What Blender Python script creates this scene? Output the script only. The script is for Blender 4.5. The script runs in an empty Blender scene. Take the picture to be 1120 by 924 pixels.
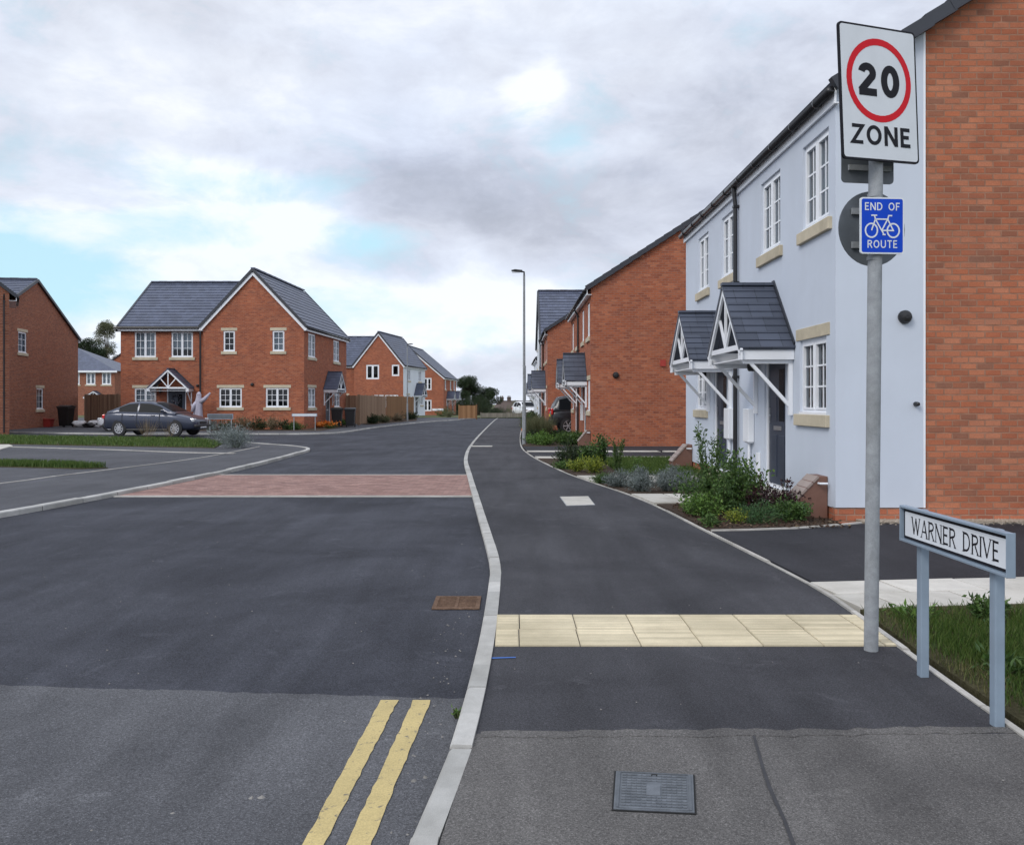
import bpy, bmesh, math, random
import numpy as np
from mathutils import Vector, Matrix
SC = bpy.context.scene
COL = SC.collection
random.seed(7)
PI = math.pi
V = Vector
UP = V((0, 0, 1))
EYE = 1.38      # camera height above the pavement
ROADZ = -0.05

def at(px, py, z=0.0):
    """ground point seen at a pixel of the 1120x924 photograph"""
    y = 960 * (EYE - z) / (py - 440)
    return V(((px - 560) * y / 960, y, z))

# ------------------------------------------------------------------ materials
def new_mat(name):
    m = bpy.data.materials.new(name); m.use_nodes = True
    nt = m.node_tree; nt.nodes.clear()
    out = nt.nodes.new('ShaderNodeOutputMaterial')
    b = nt.nodes.new('ShaderNodeBsdfPrincipled')
    nt.links.new(b.outputs[0], out.inputs[0])
    return m, nt, b, out

def N(nt, t, **kw):
    n = nt.nodes.new(t)
    for k, v in kw.items():
        if k.startswith('i_'):
            n.inputs[int(k[2:])].default_value = v
        else:
            setattr(n, k, v)
    return n

def ramp(nt, src, stops, interp='LINEAR'):
    r = nt.nodes.new('ShaderNodeValToRGB'); r.color_ramp.interpolation = interp
    el = r.color_ramp.elements
    while len(el) < len(stops): el.new(0.5)
    for e, (p, c) in zip(el, stops):
        e.position = p; e.color = (c[0], c[1], c[2], 1) if len(c) == 3 else c
    nt.links.new(src, r.inputs[0])
    return r

def noise(nt, co, scale, detail=4, rough=0.55, dist=0.0):
    n = nt.nodes.new('ShaderNodeTexNoise')
    n.inputs['Scale'].default_value = scale; n.inputs['Detail'].default_value = detail
    n.inputs['Roughness'].default_value = rough; n.inputs['Distortion'].default_value = dist
    if co is not None: nt.links.new(co, n.inputs['Vector'])
    return n

def mixc(nt, a, b, fac, mode='MIX'):
    m = nt.nodes.new('ShaderNodeMix'); m.data_type = 'RGBA'; m.blend_type = mode
    for val, idx in ((fac, 0), (a, 6), (b, 7)):
        if hasattr(val, 'is_output') or hasattr(val, 'links'): nt.links.new(val, m.inputs[idx])
        elif isinstance(val, (int, float)): m.inputs[idx].default_value = val
        else: m.inputs[idx].default_value = (*val[:3], 1)
    return m.outputs[2]

def math_(nt, op, a, b=None, c=None, clamp=False):
    m = nt.nodes.new('ShaderNodeMath'); m.operation = op; m.use_clamp = clamp
    for i, val in enumerate((a, b, c)):
        if val is None: continue
        if hasattr(val, 'links'): nt.links.new(val, m.inputs[i])
        else: m.inputs[i].default_value = val
    return m.outputs[0]

def coord(nt, which='Object'):
    return nt.nodes.new('ShaderNodeTexCoord').outputs[which]

def bump(nt, b, h, strength=0.3, dist=0.01):
    bp = nt.nodes.new('ShaderNodeBump'); bp.inputs['Strength'].default_value = strength
    bp.inputs['Distance'].default_value = dist
    nt.links.new(h, bp.inputs['Height']); nt.links.new(bp.outputs[0], b.inputs['Normal'])

def simple(name, col, rough=0.5, metal=0.0, var=0.12, scale=3.0, spec=0.5, fine=0.0):
    """plain material with a soft uneven tone and a little dirt"""
    m, nt, b, _ = new_mat(name)
    co = coord(nt)
    n = noise(nt, co, scale, 6, 0.6)
    lo = [max(0, c * (1 - var)) for c in col]; hi = [min(1, c * (1 + var)) for c in col]
    r = ramp(nt, n.outputs[0], [(0.3, lo), (0.7, hi)])
    nt.links.new(r.outputs[0], b.inputs['Base Color'])
    rr = nt.nodes.new('ShaderNodeMapRange'); rr.inputs[3].default_value = max(0, rough - 0.1); rr.inputs[4].default_value = min(1, rough + 0.1)
    nt.links.new(n.outputs[0], rr.inputs[0]); nt.links.new(rr.outputs[0], b.inputs['Roughness'])
    b.inputs['Metallic'].default_value = metal
    b.inputs['Specular IOR Level'].default_value = spec
    if fine:
        f = noise(nt, co, 180, 3, 0.6); bump(nt, b, f.outputs[0], fine, 0.003)
    return m

def asphalt(name, dark, light, stain=0.5, grit=220, coarse=0.5, blotch=(0.02, 0.02, 0.022), rough=0.82):
    m, nt, b, _ = new_mat(name)
    co = coord(nt)
    big = noise(nt, co, 0.55, 6, 0.6, 0.6)
    base = ramp(nt, big.outputs[0], [(0.32, dark), (0.5, [(a + c) / 2 for a, c in zip(dark, light)]), (0.72, light)]).outputs[0]
    # roller / wear streaks along the way it was laid
    mp = N(nt, 'ShaderNodeMapping'); mp.inputs['Scale'].default_value = (2.2, 0.25, 1); nt.links.new(co, mp.inputs[0])
    st = noise(nt, mp.outputs[0], 1.6, 5, 0.6, 0.3)
    base = mixc(nt, base, ramp(nt, st.outputs[0], [(0.3, (0.72,) * 3), (0.7, (1.25,) * 3)]).outputs[0], stain, 'MULTIPLY')
    # dusty pale scuffs
    sc = noise(nt, co, 2.7, 8, 0.7, 1.2)
    dust = ramp(nt, sc.outputs[0], [(0.58, (0, 0, 0)), (0.75, (1, 1, 1))]).outputs[0]
    base = mixc(nt, base, [c * 1.5 + 0.02 for c in light], math_(nt, 'MULTIPLY', dust, 0.5))
    # dark damp blotches
    bl = noise(nt, co, 1.3, 7, 0.65, 0.8)
    bm = ramp(nt, bl.outputs[0], [(0.62, (0, 0, 0)), (0.74, (1, 1, 1))]).outputs[0]
    base = mixc(nt, base, blotch, math_(nt, 'MULTIPLY', bm, 0.35))
    # aggregate
    vo = nt.nodes.new('ShaderNodeTexVoronoi'); vo.inputs['Scale'].default_value = grit; nt.links.new(co, vo.inputs['Vector'])
    hsv = nt.nodes.new('ShaderNodeSeparateColor'); nt.links.new(vo.outputs['Color'], hsv.inputs[0])
    ag = ramp(nt, hsv.outputs[0], [(0.0, (0.45,) * 3), (0.5, (0.95,) * 3), (0.86, (1.15,) * 3), (0.97, (1.75,) * 3)]).outputs[0]
    base = mixc(nt, base, ag, coarse, 'MULTIPLY')
    sp = noise(nt, co, grit * 0.35, 2, 0.7)
    base = mixc(nt, base, ramp(nt, sp.outputs[0], [(0.35, (0.7,) * 3), (0.65, (1.3,) * 3)]).outputs[0], coarse * 0.8, 'MULTIPLY')
    nt.links.new(base, b.inputs['Base Color'])
    b.inputs['Roughness'].default_value = rough
    b.inputs['Specular IOR Level'].default_value = 0.22
    hh = math_(nt, 'ADD', vo.outputs['Distance'], math_(nt, 'MULTIPLY', sp.outputs[0], 0.6))
    bump(nt, b, hh, 0.55, 0.004)
    return m

def brick(name, tones, mortar, bw=0.19, rh=0.0735, ms=0.0085, patch=0.5, offset=0.5):
    m, nt, b, _ = new_mat(name)
    uv = coord(nt, 'UV')
    def bt(c1, c2, mo):
        t = nt.nodes.new('ShaderNodeTexBrick')
        t.inputs['Color1'].default_value = (*c1, 1); t.inputs['Color2'].default_value = (*c2, 1); t.inputs['Mortar'].default_value = (*mo, 1)
        t.inputs['Scale'].default_value = 1; t.inputs['Mortar Size'].default_value = ms
        t.inputs['Brick Width'].default_value = bw; t.inputs['Row Height'].default_value = rh
        t.inputs['Mortar Smooth'].default_value = 0.25; t.inputs['Bias'].default_value = 0.0
        t.offset = offset
        # wobble so that courses are not ruler straight
        w = noise(nt, uv, 2.3, 2); ms_ = nt.nodes.new('ShaderNodeVectorMath'); ms_.operation = 'MULTIPLY_ADD'
        ms_.inputs[1].default_value = (0.006, 0.006, 0); nt.links.new(w.outputs['Color'], ms_.inputs[0]); nt.links.new(uv, ms_.inputs[2])
        nt.links.new(ms_.outputs[0], t.inputs['Vector'])
        return t
    t = bt((0, 0, 0), (1, 1, 1), (0.5, 0.5, 0.5))
    r = ramp(nt, t.outputs['Color'], tones)
    col = r.outputs[0]
    pn = noise(nt, uv, 1.1, 5, 0.6, 0.4)
    col = mixc(nt, col, ramp(nt, pn.outputs[0], [(0.3, (0.78, 0.76, 0.78)), (0.7, (1.18, 1.15, 1.1))]).outputs[0], patch, 'MULTIPLY')
    mpc = N(nt, 'ShaderNodeMapping'); mpc.inputs['Scale'].default_value = (0.9, 3.2, 1); nt.links.new(uv, mpc.inputs[0])
    cn = noise(nt, mpc.outputs[0], 1.3, 6, 0.7, 0.6)
    col = mixc(nt, col, (0.235, 0.135, 0.1), math_(nt, 'MULTIPLY', ramp(nt, cn.outputs[0], [(.5, (0, 0, 0)), (.68, (1, 1, 1))]).outputs[0], patch * .4))
    fn = noise(nt, uv, 55, 5, 0.7)
    col = mixc(nt, col, ramp(nt, fn.outputs[0], [(0.3, (0.75,) * 3), (0.7, (1.2,) * 3)]).outputs[0], 0.7, 'MULTIPLY')
    mn = noise(nt, uv, 9, 4)
    mcol = ramp(nt, mn.outputs[0], [(0.3, [c * 0.75 for c in mortar]), (0.7, [c * 1.15 for c in mortar])]).outputs[0]
    col = mixc(nt, col, mcol, t.outputs['Fac'])
    nt.links.new(col, b.inputs['Base Color'])
    b.inputs['Roughness'].default_value = 0.9; b.inputs['Specular IOR Level'].default_value = 0.2
    h = math_(nt, 'SUBTRACT', math_(nt, 'MULTIPLY', fn.outputs[0], 0.35), t.outputs['Fac'])
    bump(nt, b, h, 0.8, 0.009)
    return m

def render_wall(name, col):
    m, nt, b, _ = new_mat(name)
    co = coord(nt)
    n1 = noise(nt, co, 0.8, 6, 0.6, 0.5); n2 = noise(nt, co, 260, 3, 0.7)
    mp = N(nt, 'ShaderNodeMapping'); mp.inputs['Scale'].default_value = (1.6, 1.6, 0.5); nt.links.new(co, mp.inputs[0])
    n3 = noise(nt, mp.outputs[0], 1.5, 5, 0.6)
    c = ramp(nt, n1.outputs[0], [(0.3, [x * 0.95 for x in col]), (0.7, [min(1, x * 1.03) for x in col])]).outputs[0]
    c = mixc(nt, c, ramp(nt, n3.outputs[0], [(0.3, (0.95, 0.95, 0.94)), (0.6, (1, 1, 1))]).outputs[0], 0.35, 'MULTIPLY')
    nt.links.new(c, b.inputs['Base Color']); b.inputs['Roughness'].default_value = 0.92; b.inputs['Specular IOR Level'].default_value = 0.15
    bump(nt, b, n2.outputs[0], 0.25, 0.002)
    return m

def tiles(name, col, tw=0.3, rough=0.5):
    m, nt, b, _ = new_mat(name)
    uv = coord(nt, 'UV')
    t = nt.nodes.new('ShaderNodeTexBrick'); nt.links.new(uv, t.inputs['Vector'])
    t.inputs['Color1'].default_value = (0, 0, 0, 1); t.inputs['Color2'].default_value = (1, 1, 1, 1)
    t.inputs['Scale'].default_value = 1; t.inputs['Brick Width'].default_value = tw; t.inputs['Row Height'].default_value = 0.31
    t.inputs['Mortar Size'].default_value = 0.004; t.inputs['Mortar'].default_value = (0.2, 0.2, 0.2, 1)
    c = ramp(nt, t.outputs['Color'], [(0, [x * 0.82 for x in col]), (1, [x * 1.18 for x in col])]).outputs[0]
    n1 = noise(nt, uv, 1.2, 6, 0.65)
    c = mixc(nt, c, ramp(nt, n1.outputs[0], [(0.3, (0.8,) * 3), (0.7, (1.2,) * 3)]).outputs[0], 0.7, 'MULTIPLY')
    c = mixc(nt, c, [x * 0.35 for x in col], t.outputs['Fac'])
    nt.links.new(c, b.inputs['Base Color'])
    b.inputs['Roughness'].default_value = rough; b.inputs['Specular IOR Level'].default_value = 0.5
    n2 = noise(nt, uv, 60, 4, 0.6)
    bump(nt, b, math_(nt, 'SUBTRACT', math_(nt, 'MULTIPLY', n2.outputs[0], 0.3), t.outputs['Fac']), 0.35, 0.006)
    return m

def leaf_mat(name, cols, rough=0.5, trans=0.25):
    m, nt, b, out = new_mat(name)
    g = nt.nodes.new('ShaderNodeNewGeometry')
    n = noise(nt, coord(nt), 6, 3)
    s = math_(nt, 'ADD', math_(nt, 'MULTIPLY', g.outputs['Random Per Island'], 0.75), math_(nt, 'MULTIPLY', n.outputs[0], 0.25))
    k = len(cols)
    c = ramp(nt, s, [(0.12 + 0.76 * i / max(1, k - 1), col) for i, col in enumerate(cols)]).outputs[0]
    nt.links.new(c, b.inputs['Base Color']); b.inputs['Roughness'].default_value = rough
    b.inputs['Specular IOR Level'].default_value = 0.35
    tr = nt.nodes.new('ShaderNodeBsdfTranslucent'); nt.links.new(c, tr.inputs[0])
    mx = nt.nodes.new('ShaderNodeMixShader'); mx.inputs[0].default_value = trans
    nt.links.new(b.outputs[0], mx.inputs[1]); nt.links.new(tr.outputs[0], mx.inputs[2]); nt.links.new(mx.outputs[0], out.inputs[0])
    return m

def glass_mat(name, tint=(0.62, 0.68, 0.72), boost=1.0):
    m, nt, b, out = new_mat(name)
    nt.nodes.remove(b)
    tr = nt.nodes.new('ShaderNodeBsdfTransparent'); tr.inputs[0].default_value = (*tint, 1)
    gl = nt.nodes.new('ShaderNodeBsdfGlossy'); gl.inputs['Roughness'].default_value = 0.015; gl.inputs[0].default_value = (0.95, 0.97, 1, 1)
    n = noise(nt, coord(nt), 1.7, 2)
    bp = nt.nodes.new('ShaderNodeBump'); bp.inputs['Strength'].default_value = 0.06; bp.inputs['Distance'].default_value = 0.05
    nt.links.new(n.outputs[0], bp.inputs['Height']); nt.links.new(bp.outputs[0], gl.inputs['Normal'])
    fr = nt.nodes.new('ShaderNodeFresnel'); fr.inputs[0].default_value = 1.6
    mx = nt.nodes.new('ShaderNodeMixShader')
    nt.links.new(math_(nt, 'MULTIPLY', fr.outputs[0], 1.0 * boost, clamp=True), mx.inputs[0])
    nt.links.new(tr.outputs[0], mx.inputs[1]); nt.links.new(gl.outputs[0], mx.inputs[2]); nt.links.new(mx.outputs[0], out.inputs[0])
    return m

def paint_mat(name, col, flake=0.0, rough=0.25, coat=1.0):
    m = simple(name, col, rough, flake, 0.05, 1.5)
    b = [n for n in m.node_tree.nodes if n.type == 'BSDF_PRINCIPLED'][0]
    b.inputs['Coat Weight'].default_value = coat; b.inputs['Coat Roughness'].default_value = 0.05
    return m

def worn_paint(name, col, under):
    m, nt, b, _ = new_mat(name)
    co = coord(nt)
    n = noise(nt, co, 28, 8, 0.75, 0.4); n2 = noise(nt, co, 4, 5, 0.6)
    c = ramp(nt, n2.outputs[0], [(0.3, [x * 0.8 for x in col]), (0.7, col)]).outputs[0]
    f = noise(nt, co, 150, 3, 0.7)
    c = mixc(nt, c, ramp(nt, f.outputs[0], [(0.35, (0.72,) * 3), (0.6, (1.08,) * 3)]).outputs[0], 0.7, 'MULTIPLY')
    wear = ramp(nt, n.outputs[0], [(0.36, (1, 1, 1)), (0.42, (0, 0, 0))]).outputs[0]
    c = mixc(nt, c, under, math_(nt, 'MULTIPLY', wear, 0.85))
    nt.links.new(c, b.inputs['Base Color']); b.inputs['Roughness'].default_value = 0.75
    bump(nt, b, f.outputs[0], 0.4, 0.003)
    return m

def concrete(name, col, sc=6.0, var=0.16):
    m, nt, b, _ = new_mat(name)
    co = coord(nt)
    n = noise(nt, co, sc, 8, 0.65, 0.4); f = noise(nt, co, 240, 3, 0.7); s = noise(nt, co, 1.1, 6, 0.6, 0.8)
    c = ramp(nt, n.outputs[0], [(0.3, [x * (1 - var) for x in col]), (0.7, [min(1, x * (1 + var)) for x in col])]).outputs[0]
    c = mixc(nt, c, ramp(nt, s.outputs[0], [(0.35, (0.72, 0.71, 0.68)), (0.6, (1.05,) * 3)]).outputs[0], 0.6, 'MULTIPLY')
    c = mixc(nt, c, ramp(nt, f.outputs[0], [(0.3, (0.8,) * 3), (0.7, (1.15,) * 3)]).outputs[0], 0.7, 'MULTIPLY')
    g = nt.nodes.new('ShaderNodeNewGeometry')
    c = mixc(nt, c, ramp(nt, g.outputs['Random Per Island'], [(0, (0.82, 0.82, 0.81)), (1, (1.12, 1.11, 1.1))]).outputs[0], 1.0, 'MULTIPLY')
    nt.links.new(c, b.inputs['Base Color']); b.inputs['Roughness'].default_value = 0.88; b.inputs['Specular IOR Level'].default_value = 0.25
    bump(nt, b, f.outputs[0], 0.4, 0.003)
    return m

def soil_mat(name, cols, scale=30):
    m, nt, b, _ = new_mat(name)
    co = coord(nt)
    n = noise(nt, co, scale, 8, 0.75); n2 = noise(nt, co, 1.5, 5, 0.6)
    k = len(cols)
    c = ramp(nt, n.outputs[0], [(0.25 + 0.5 * i / (k - 1), x) for i, x in enumerate(cols)]).outputs[0]
    c = mixc(nt, c, ramp(nt, n2.outputs[0], [(0.3, (0.65,) * 3), (0.7, (1.25,) * 3)]).outputs[0], 0.8, 'MULTIPLY')
    nt.links.new(c, b.inputs['Base Color']); b.inputs['Roughness'].default_value = 0.95; b.inputs['Specular IOR Level'].default_value = 0.1
    bump(nt, b, n.outputs[0], 0.9, 0.03)
    return m

def timber(name, cols, board=0.11):
    m, nt, b, _ = new_mat(name)
    uv = coord(nt, 'UV')
    sx = nt.nodes.new('ShaderNodeSeparateXYZ'); nt.links.new(uv, sx.inputs[0])
    fl = math_(nt, 'FLOOR', math_(nt, 'DIVIDE', sx.outputs[0], board))
    wn = nt.nodes.new('ShaderNodeTexWhiteNoise'); wn.noise_dimensions = '1D'; nt.links.new(fl, wn.inputs['W'])
    mp = N(nt, 'ShaderNodeMapping'); mp.inputs['Scale'].default_value = (30, 1.5, 1); nt.links.new(uv, mp.inputs[0])
    gr = noise(nt, mp.outputs[0], 1.2, 6, 0.65)
    s = math_(nt, 'ADD', math_(nt, 'MULTIPLY', wn.outputs[0], 0.6), math_(nt, 'MULTIPLY', gr.outputs[0], 0.4))
    k = len(cols)
    c = ramp(nt, s, [(0.15 + 0.7 * i / (k - 1), x) for i, x in enumerate(cols)]).outputs[0]
    nt.links.new(c, b.inputs['Base Color']); b.inputs['Roughness'].default_value = 0.85; b.inputs['Specular IOR Level'].default_value = 0.2
    return m

M = {}
M['road'] = asphalt('new_asphalt', (0.025, 0.0265, 0.034), (0.064, 0.067, 0.081), 0.8, 260, 0.9)
M['road_old'] = asphalt('old_asphalt', (0.068, 0.069, 0.075), (0.125, 0.126, 0.133), 0.65, 240, 0.8)
M['pave'] = asphalt('footway_asphalt', (0.034, 0.034, 0.039), (0.068, 0.068, 0.075), 0.75, 300, 0.85)
M['pave_old'] = asphalt('old_footway_asphalt', (0.08, 0.076, 0.074), (0.165, 0.157, 0.148), 0.7, 260, 0.8, (0.04, 0.04, 0.04))
M['drive'] = asphalt('drive_asphalt', (0.024, 0.024, 0.028), (0.042, 0.042, 0.048), 0.5, 260, 0.7)
M['bay'] = asphalt('bay_asphalt', (0.062, 0.063, 0.07), (0.095, 0.096, 0.105), 0.5, 220, 0.6)
RED = [(0.0, (0.25, 0.115, 0.075)), (0.1, (0.31, 0.12, 0.07)), (0.25, (0.36, 0.122, 0.066)), (0.5, (0.405, 0.138, 0.072)), (0.75, (0.44, 0.165, 0.09)), (1.0, (0.45, 0.185, 0.108))]
M['brick'] = brick('red_brick', RED, (0.33, 0.175, 0.115), patch=1.0)
RED2 = [(0.0, (0.26, 0.085, 0.05)), (0.3, (0.33, 0.102, 0.052)), (0.7, (0.385, 0.122, 0.06)), (1.0, (0.42, 0.155, 0.082))]
M['brick_far'] = brick('orange_red_brick', RED2, (0.34, 0.17, 0.12), patch=0.8)
M['brick_dull'] = brick('dull_red_brick', [(p, (c[0] * 0.82, c[1] * 0.9, c[2] * 0.95)) for p, c in RED2], (0.34, 0.22, 0.17))
M['brick_plinth'] = brick('plinth_brick', [(0.0, (0.3, 0.1, 0.06)), (0.5, (0.42, 0.14, 0.075)), (1.0, (0.5, 0.18, 0.1))], (0.34, 0.2, 0.14))
M['paver'] = brick('red_pavers', [(0.0, (0.21, 0.125, 0.11)), (0.5, (0.29, 0.175, 0.15)), (1.0, (0.36, 0.23, 0.2))], (0.2, 0.14, 0.12), 0.18, 0.1, 0.006)
M['render'] = render_wall('pale_blue_render', (0.565, 0.612, 0.685))
M['render_white'] = render_wall('white_render', (0.72, 0.76, 0.8))
M['tile'] = tiles('slate_grey_tile', (0.062, 0.073, 0.102))
M['tile_far'] = tiles('blue_grey_tile', (0.072, 0.084, 0.125), 0.3, 0.45)
M['verge'] = simple('dark_verge', (0.03, 0.033, 0.042), 0.45, 0, 0.15, 3)
M['white'] = simple('white_upvc', (0.8, 0.82, 0.85), 0.35, 0, 0.04, 2)
M['gutter'] = simple('black_upvc', (0.013, 0.013, 0.015), 0.35, 0, 0.2, 3)
M['stone'] = concrete('cream_cast_stone', (0.6, 0.53, 0.4), 5, 0.08)
M['glass'] = glass_mat('window_glass', boost=.7)
M['curtain'] = simple('net_curtain', (0.62, 0.64, 0.66), 0.95, 0, 0.1, 9, 0.1)
M['drape'] = simple('grey_drape', (0.32, 0.32, 0.34), 0.95, 0, 0.2, 9, 0.1)
M['navy'] = simple('navy_door', (0.028, 0.038, 0.062), 0.4, 0, 0.1, 2)
M['steel'] = simple('brushed_steel', (0.55, 0.56, 0.58), 0.35, 0.9, 0.1, 20)
M['galv'] = concrete('galvanised_steel', (0.30, 0.32, 0.34), 14, 0.2)
M['meter'] = simple('brown_meter_box', (0.17, 0.085, 0.06), 0.55, 0, 0.12, 6)
M['meter_lid'] = simple('grey_brown_lid', (0.3, 0.24, 0.21), 0.55, 0, 0.12, 6)
M['black'] = simple('black_plastic', (0.012, 0.012, 0.013), 0.45, 0, 0.2, 5)
M['kerb'] = concrete('kerb_concrete', (0.43, 0.425, 0.405), 7, 0.12)
M['edge'] = concrete('edging_concrete', (0.43, 0.415, 0.385), 9, 0.14)
M['slab'] = concrete('paving_slab', (0.52, 0.5, 0.455), 5, 0.1)
M['tactile'] = concrete('buff_tactile', (0.60, 0.525, 0.37), 6, 0.09)
M['yellow'] = worn_paint('yellow_paint', (0.56, 0.44, 0.19), (0.1, 0.095, 0.09))
M['scuff'] = worn_paint('scuffed_tar', (0.115, 0.115, 0.12), (0.05, 0.05, 0.058))
M['white_paint'] = worn_paint('white_paint', (0.75, 0.75, 0.75), (0.1, 0.1, 0.1))
M['blue_paint'] = worn_paint('blue_spray', (0.05, 0.16, 0.5), (0.06, 0.06, 0.07))
M['rust'] = soil_mat('rusty_iron', [(0.07, 0.05, 0.04), (0.2, 0.125, 0.085), (0.3, 0.2, 0.14)], 40)
M['cover'] = concrete('grey_iron_cover', (0.14, 0.155, 0.175), 12, 0.2)
M['dark_hole'] = simple('dark_recess', (0.008, 0.008, 0.008), 0.9)
M['soil'] = soil_mat('bed_soil', [(0.03, 0.022, 0.017), (0.075, 0.055, 0.042), (0.14, 0.105, 0.08)], 34)
M['turf'] = soil_mat('turf_soil', [(0.035, 0.03, 0.018), (0.075, 0.068, 0.035), (0.13, 0.115, 0.07)], 28)
M['field'] = soil_mat('rough_ground', [(0.06, 0.075, 0.035), (0.11, 0.12, 0.06), (0.17, 0.16, 0.1)], 3)
M['shingle'] = soil_mat('pale_shingle', [(0.25, 0.2, 0.15), (0.45, 0.38, 0.3), (0.65, 0.58, 0.5)], 60)
M['bark'] = simple('bark_chip', (0.075, 0.05, 0.036), 0.95, 0, 0.5, 30, 0.1)
M['fence'] = timber('fence_brown', [(0.16, 0.1, 0.065), (0.29, 0.19, 0.125), (0.4, 0.28, 0.19)])
M['fence_grey'] = timber('fence_grey', [(0.17, 0.16, 0.13), (0.24, 0.22, 0.18), (0.3, 0.28, 0.23)])
M['fence_new'] = timber('fence_orange', [(0.2, 0.105, 0.052), (0.29, 0.16, 0.08), (0.36, 0.215, 0.11)])
M['trunk'] = simple('tree_bark', (0.075, 0.055, 0.042), 0.95, 0, 0.35, 12, 0.1, 0.3)
M['stem'] = simple('green_stem', (0.07, 0.09, 0.035), 0.8, 0, 0.3, 9, 0.2)
M['sign_frame'] = simple('blue_grey_frame', (0.225, 0.285, 0.35), 0.45, 0.0, 0.1, 7)
M['sign_white'] = simple('sign_white', (0.66, 0.69, 0.72), 0.5, 0, 0.05, 6, 0.15)
M['sign_black'] = simple('sign_black', (0.012, 0.012, 0.016), 0.5, 0, 0.1, 6, 0.12)
M['sign_red'] = simple('sign_red', (0.6, 0.012, 0.022), 0.5, 0, 0.06, 6, 0.12)
M['sign_blue'] = simple('sign_blue', (0.008, 0.06, 0.5), 0.5, 0, 0.06, 6, 0.12)
M['sign_back'] = simple('sign_back_grey', (0.12, 0.135, 0.15), 0.5, 0.2, 0.2, 7)
M['rubber'] = simple('tyre_rubber', (0.018, 0.018, 0.019), 0.8)
M['alloy'] = simple('alloy_rim', (0.5, 0.5, 0.52), 0.3, 0.7, 0.1, 12)
M['car_glass'] = simple('dark_car_glass', (0.012, 0.014, 0.017), 0.2, 0, 0.1, 2, 0.03)
M['car_blue'] = paint_mat('slate_blue_paint', (0.036, 0.043, 0.07), 0.35, 0.3, 0.6)
M['car_black'] = paint_mat('black_paint', (0.012, 0.012, 0.015), 0.1, 0.35, 0.3)
M['car_white'] = paint_mat('white_paint_car', (0.75, 0.76, 0.78), 0.0, 0.3)
M['red_lens'] = paint_mat('red_lens', (0.55, 0.02, 0.02), 0, 0.15)
M['clear_lens'] = simple('clear_lens', (0.62, 0.64, 0.66), 0.1, 0.3, 0.1, 20)
M['plate_yellow'] = simple('plate_yellow', (0.7, 0.52, 0.06), 0.4)
M['red_plastic'] = simple('red_plastic', (0.35, 0.04, 0.03), 0.5)
M['sack'] = simple('white_sack', (0.6, 0.6, 0.6), 0.7, 0, 0.25, 8)
M['ghost'] = simple('white_sheet', (0.42, 0.4, 0.47), 0.9, 0, 0.08, 6, 0.1)
M['wreath'] = leaf_mat('wreath', [(0.02, 0.02, 0.025), (0.2, 0.2, 0.24), (0.4, 0.4, 0.45)])
M['l_green'] = leaf_mat('leaf_mid_green', [(0.026, 0.055, 0.013), (0.058, 0.115, 0.027), (0.11, 0.18, 0.045)])
M['l_dark'] = leaf_mat('leaf_dark_green', [(0.012, 0.022, 0.009), (0.026, 0.045, 0.016), (0.05, 0.078, 0.027)])
M['l_fresh'] = leaf_mat('leaf_fresh_green', [(0.05, 0.1, 0.02), (0.095, 0.18, 0.035), (0.16, 0.26, 0.055)])
M['l_lime'] = leaf_mat('leaf_lime', [(0.1, 0.14, 0.02), (0.2, 0.25, 0.03), (0.34, 0.36, 0.045)])
M['l_grey'] = leaf_mat('leaf_lavender', [(0.085, 0.105, 0.1), (0.16, 0.19, 0.18), (0.26, 0.29, 0.28)])
M['l_purple'] = leaf_mat('leaf_purple', [(0.016, 0.01, 0.012), (0.04, 0.017, 0.02), (0.075, 0.03, 0.03)])
M['l_dry'] = leaf_mat('leaf_dry', [(0.1, 0.075, 0.045), (0.2, 0.15, 0.09), (0.32, 0.25, 0.15)])
M['l_teal'] = leaf_mat('leaf_fern', [(0.025, 0.06, 0.022), (0.05, 0.115, 0.04), (0.09, 0.175, 0.065)])
M['l_pale'] = leaf_mat('leaf_pale_tree', [(0.06, 0.07, 0.035), (0.12, 0.13, 0.065), (0.19, 0.19, 0.1)])
M['grass'] = leaf_mat('grass_blade', [(0.035, 0.07, 0.012), (0.075, 0.135, 0.025), (0.14, 0.19, 0.05)], 0.5, 0.3)
M['grass_dry'] = leaf_mat('grass_blade_dry', [(0.05, 0.07, 0.02), (0.1, 0.115, 0.035), (0.2, 0.18, 0.08)], 0.6, 0.3)
M['petal'] = leaf_mat('orange_petal', [(0.5, 0.09, 0.01), (0.75, 0.2, 0.02), (0.8, 0.35, 0.05)])
M['far_roof'] = simple('brown_far_roof', (0.09, 0.065, 0.055), 0.8)
M['far_wall'] = simple('far_brown_wall', (0.14, 0.115, 0.1), 0.9)
M['pumpkin'] = simple('pumpkin_skin', (0.65, 0.2, 0.03), 0.5, 0, 0.15, 10)
M['stone_bit'] = simple('loose_stone', (0.2, 0.19, 0.175), 0.9, 0, 0.3, 12)

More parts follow.
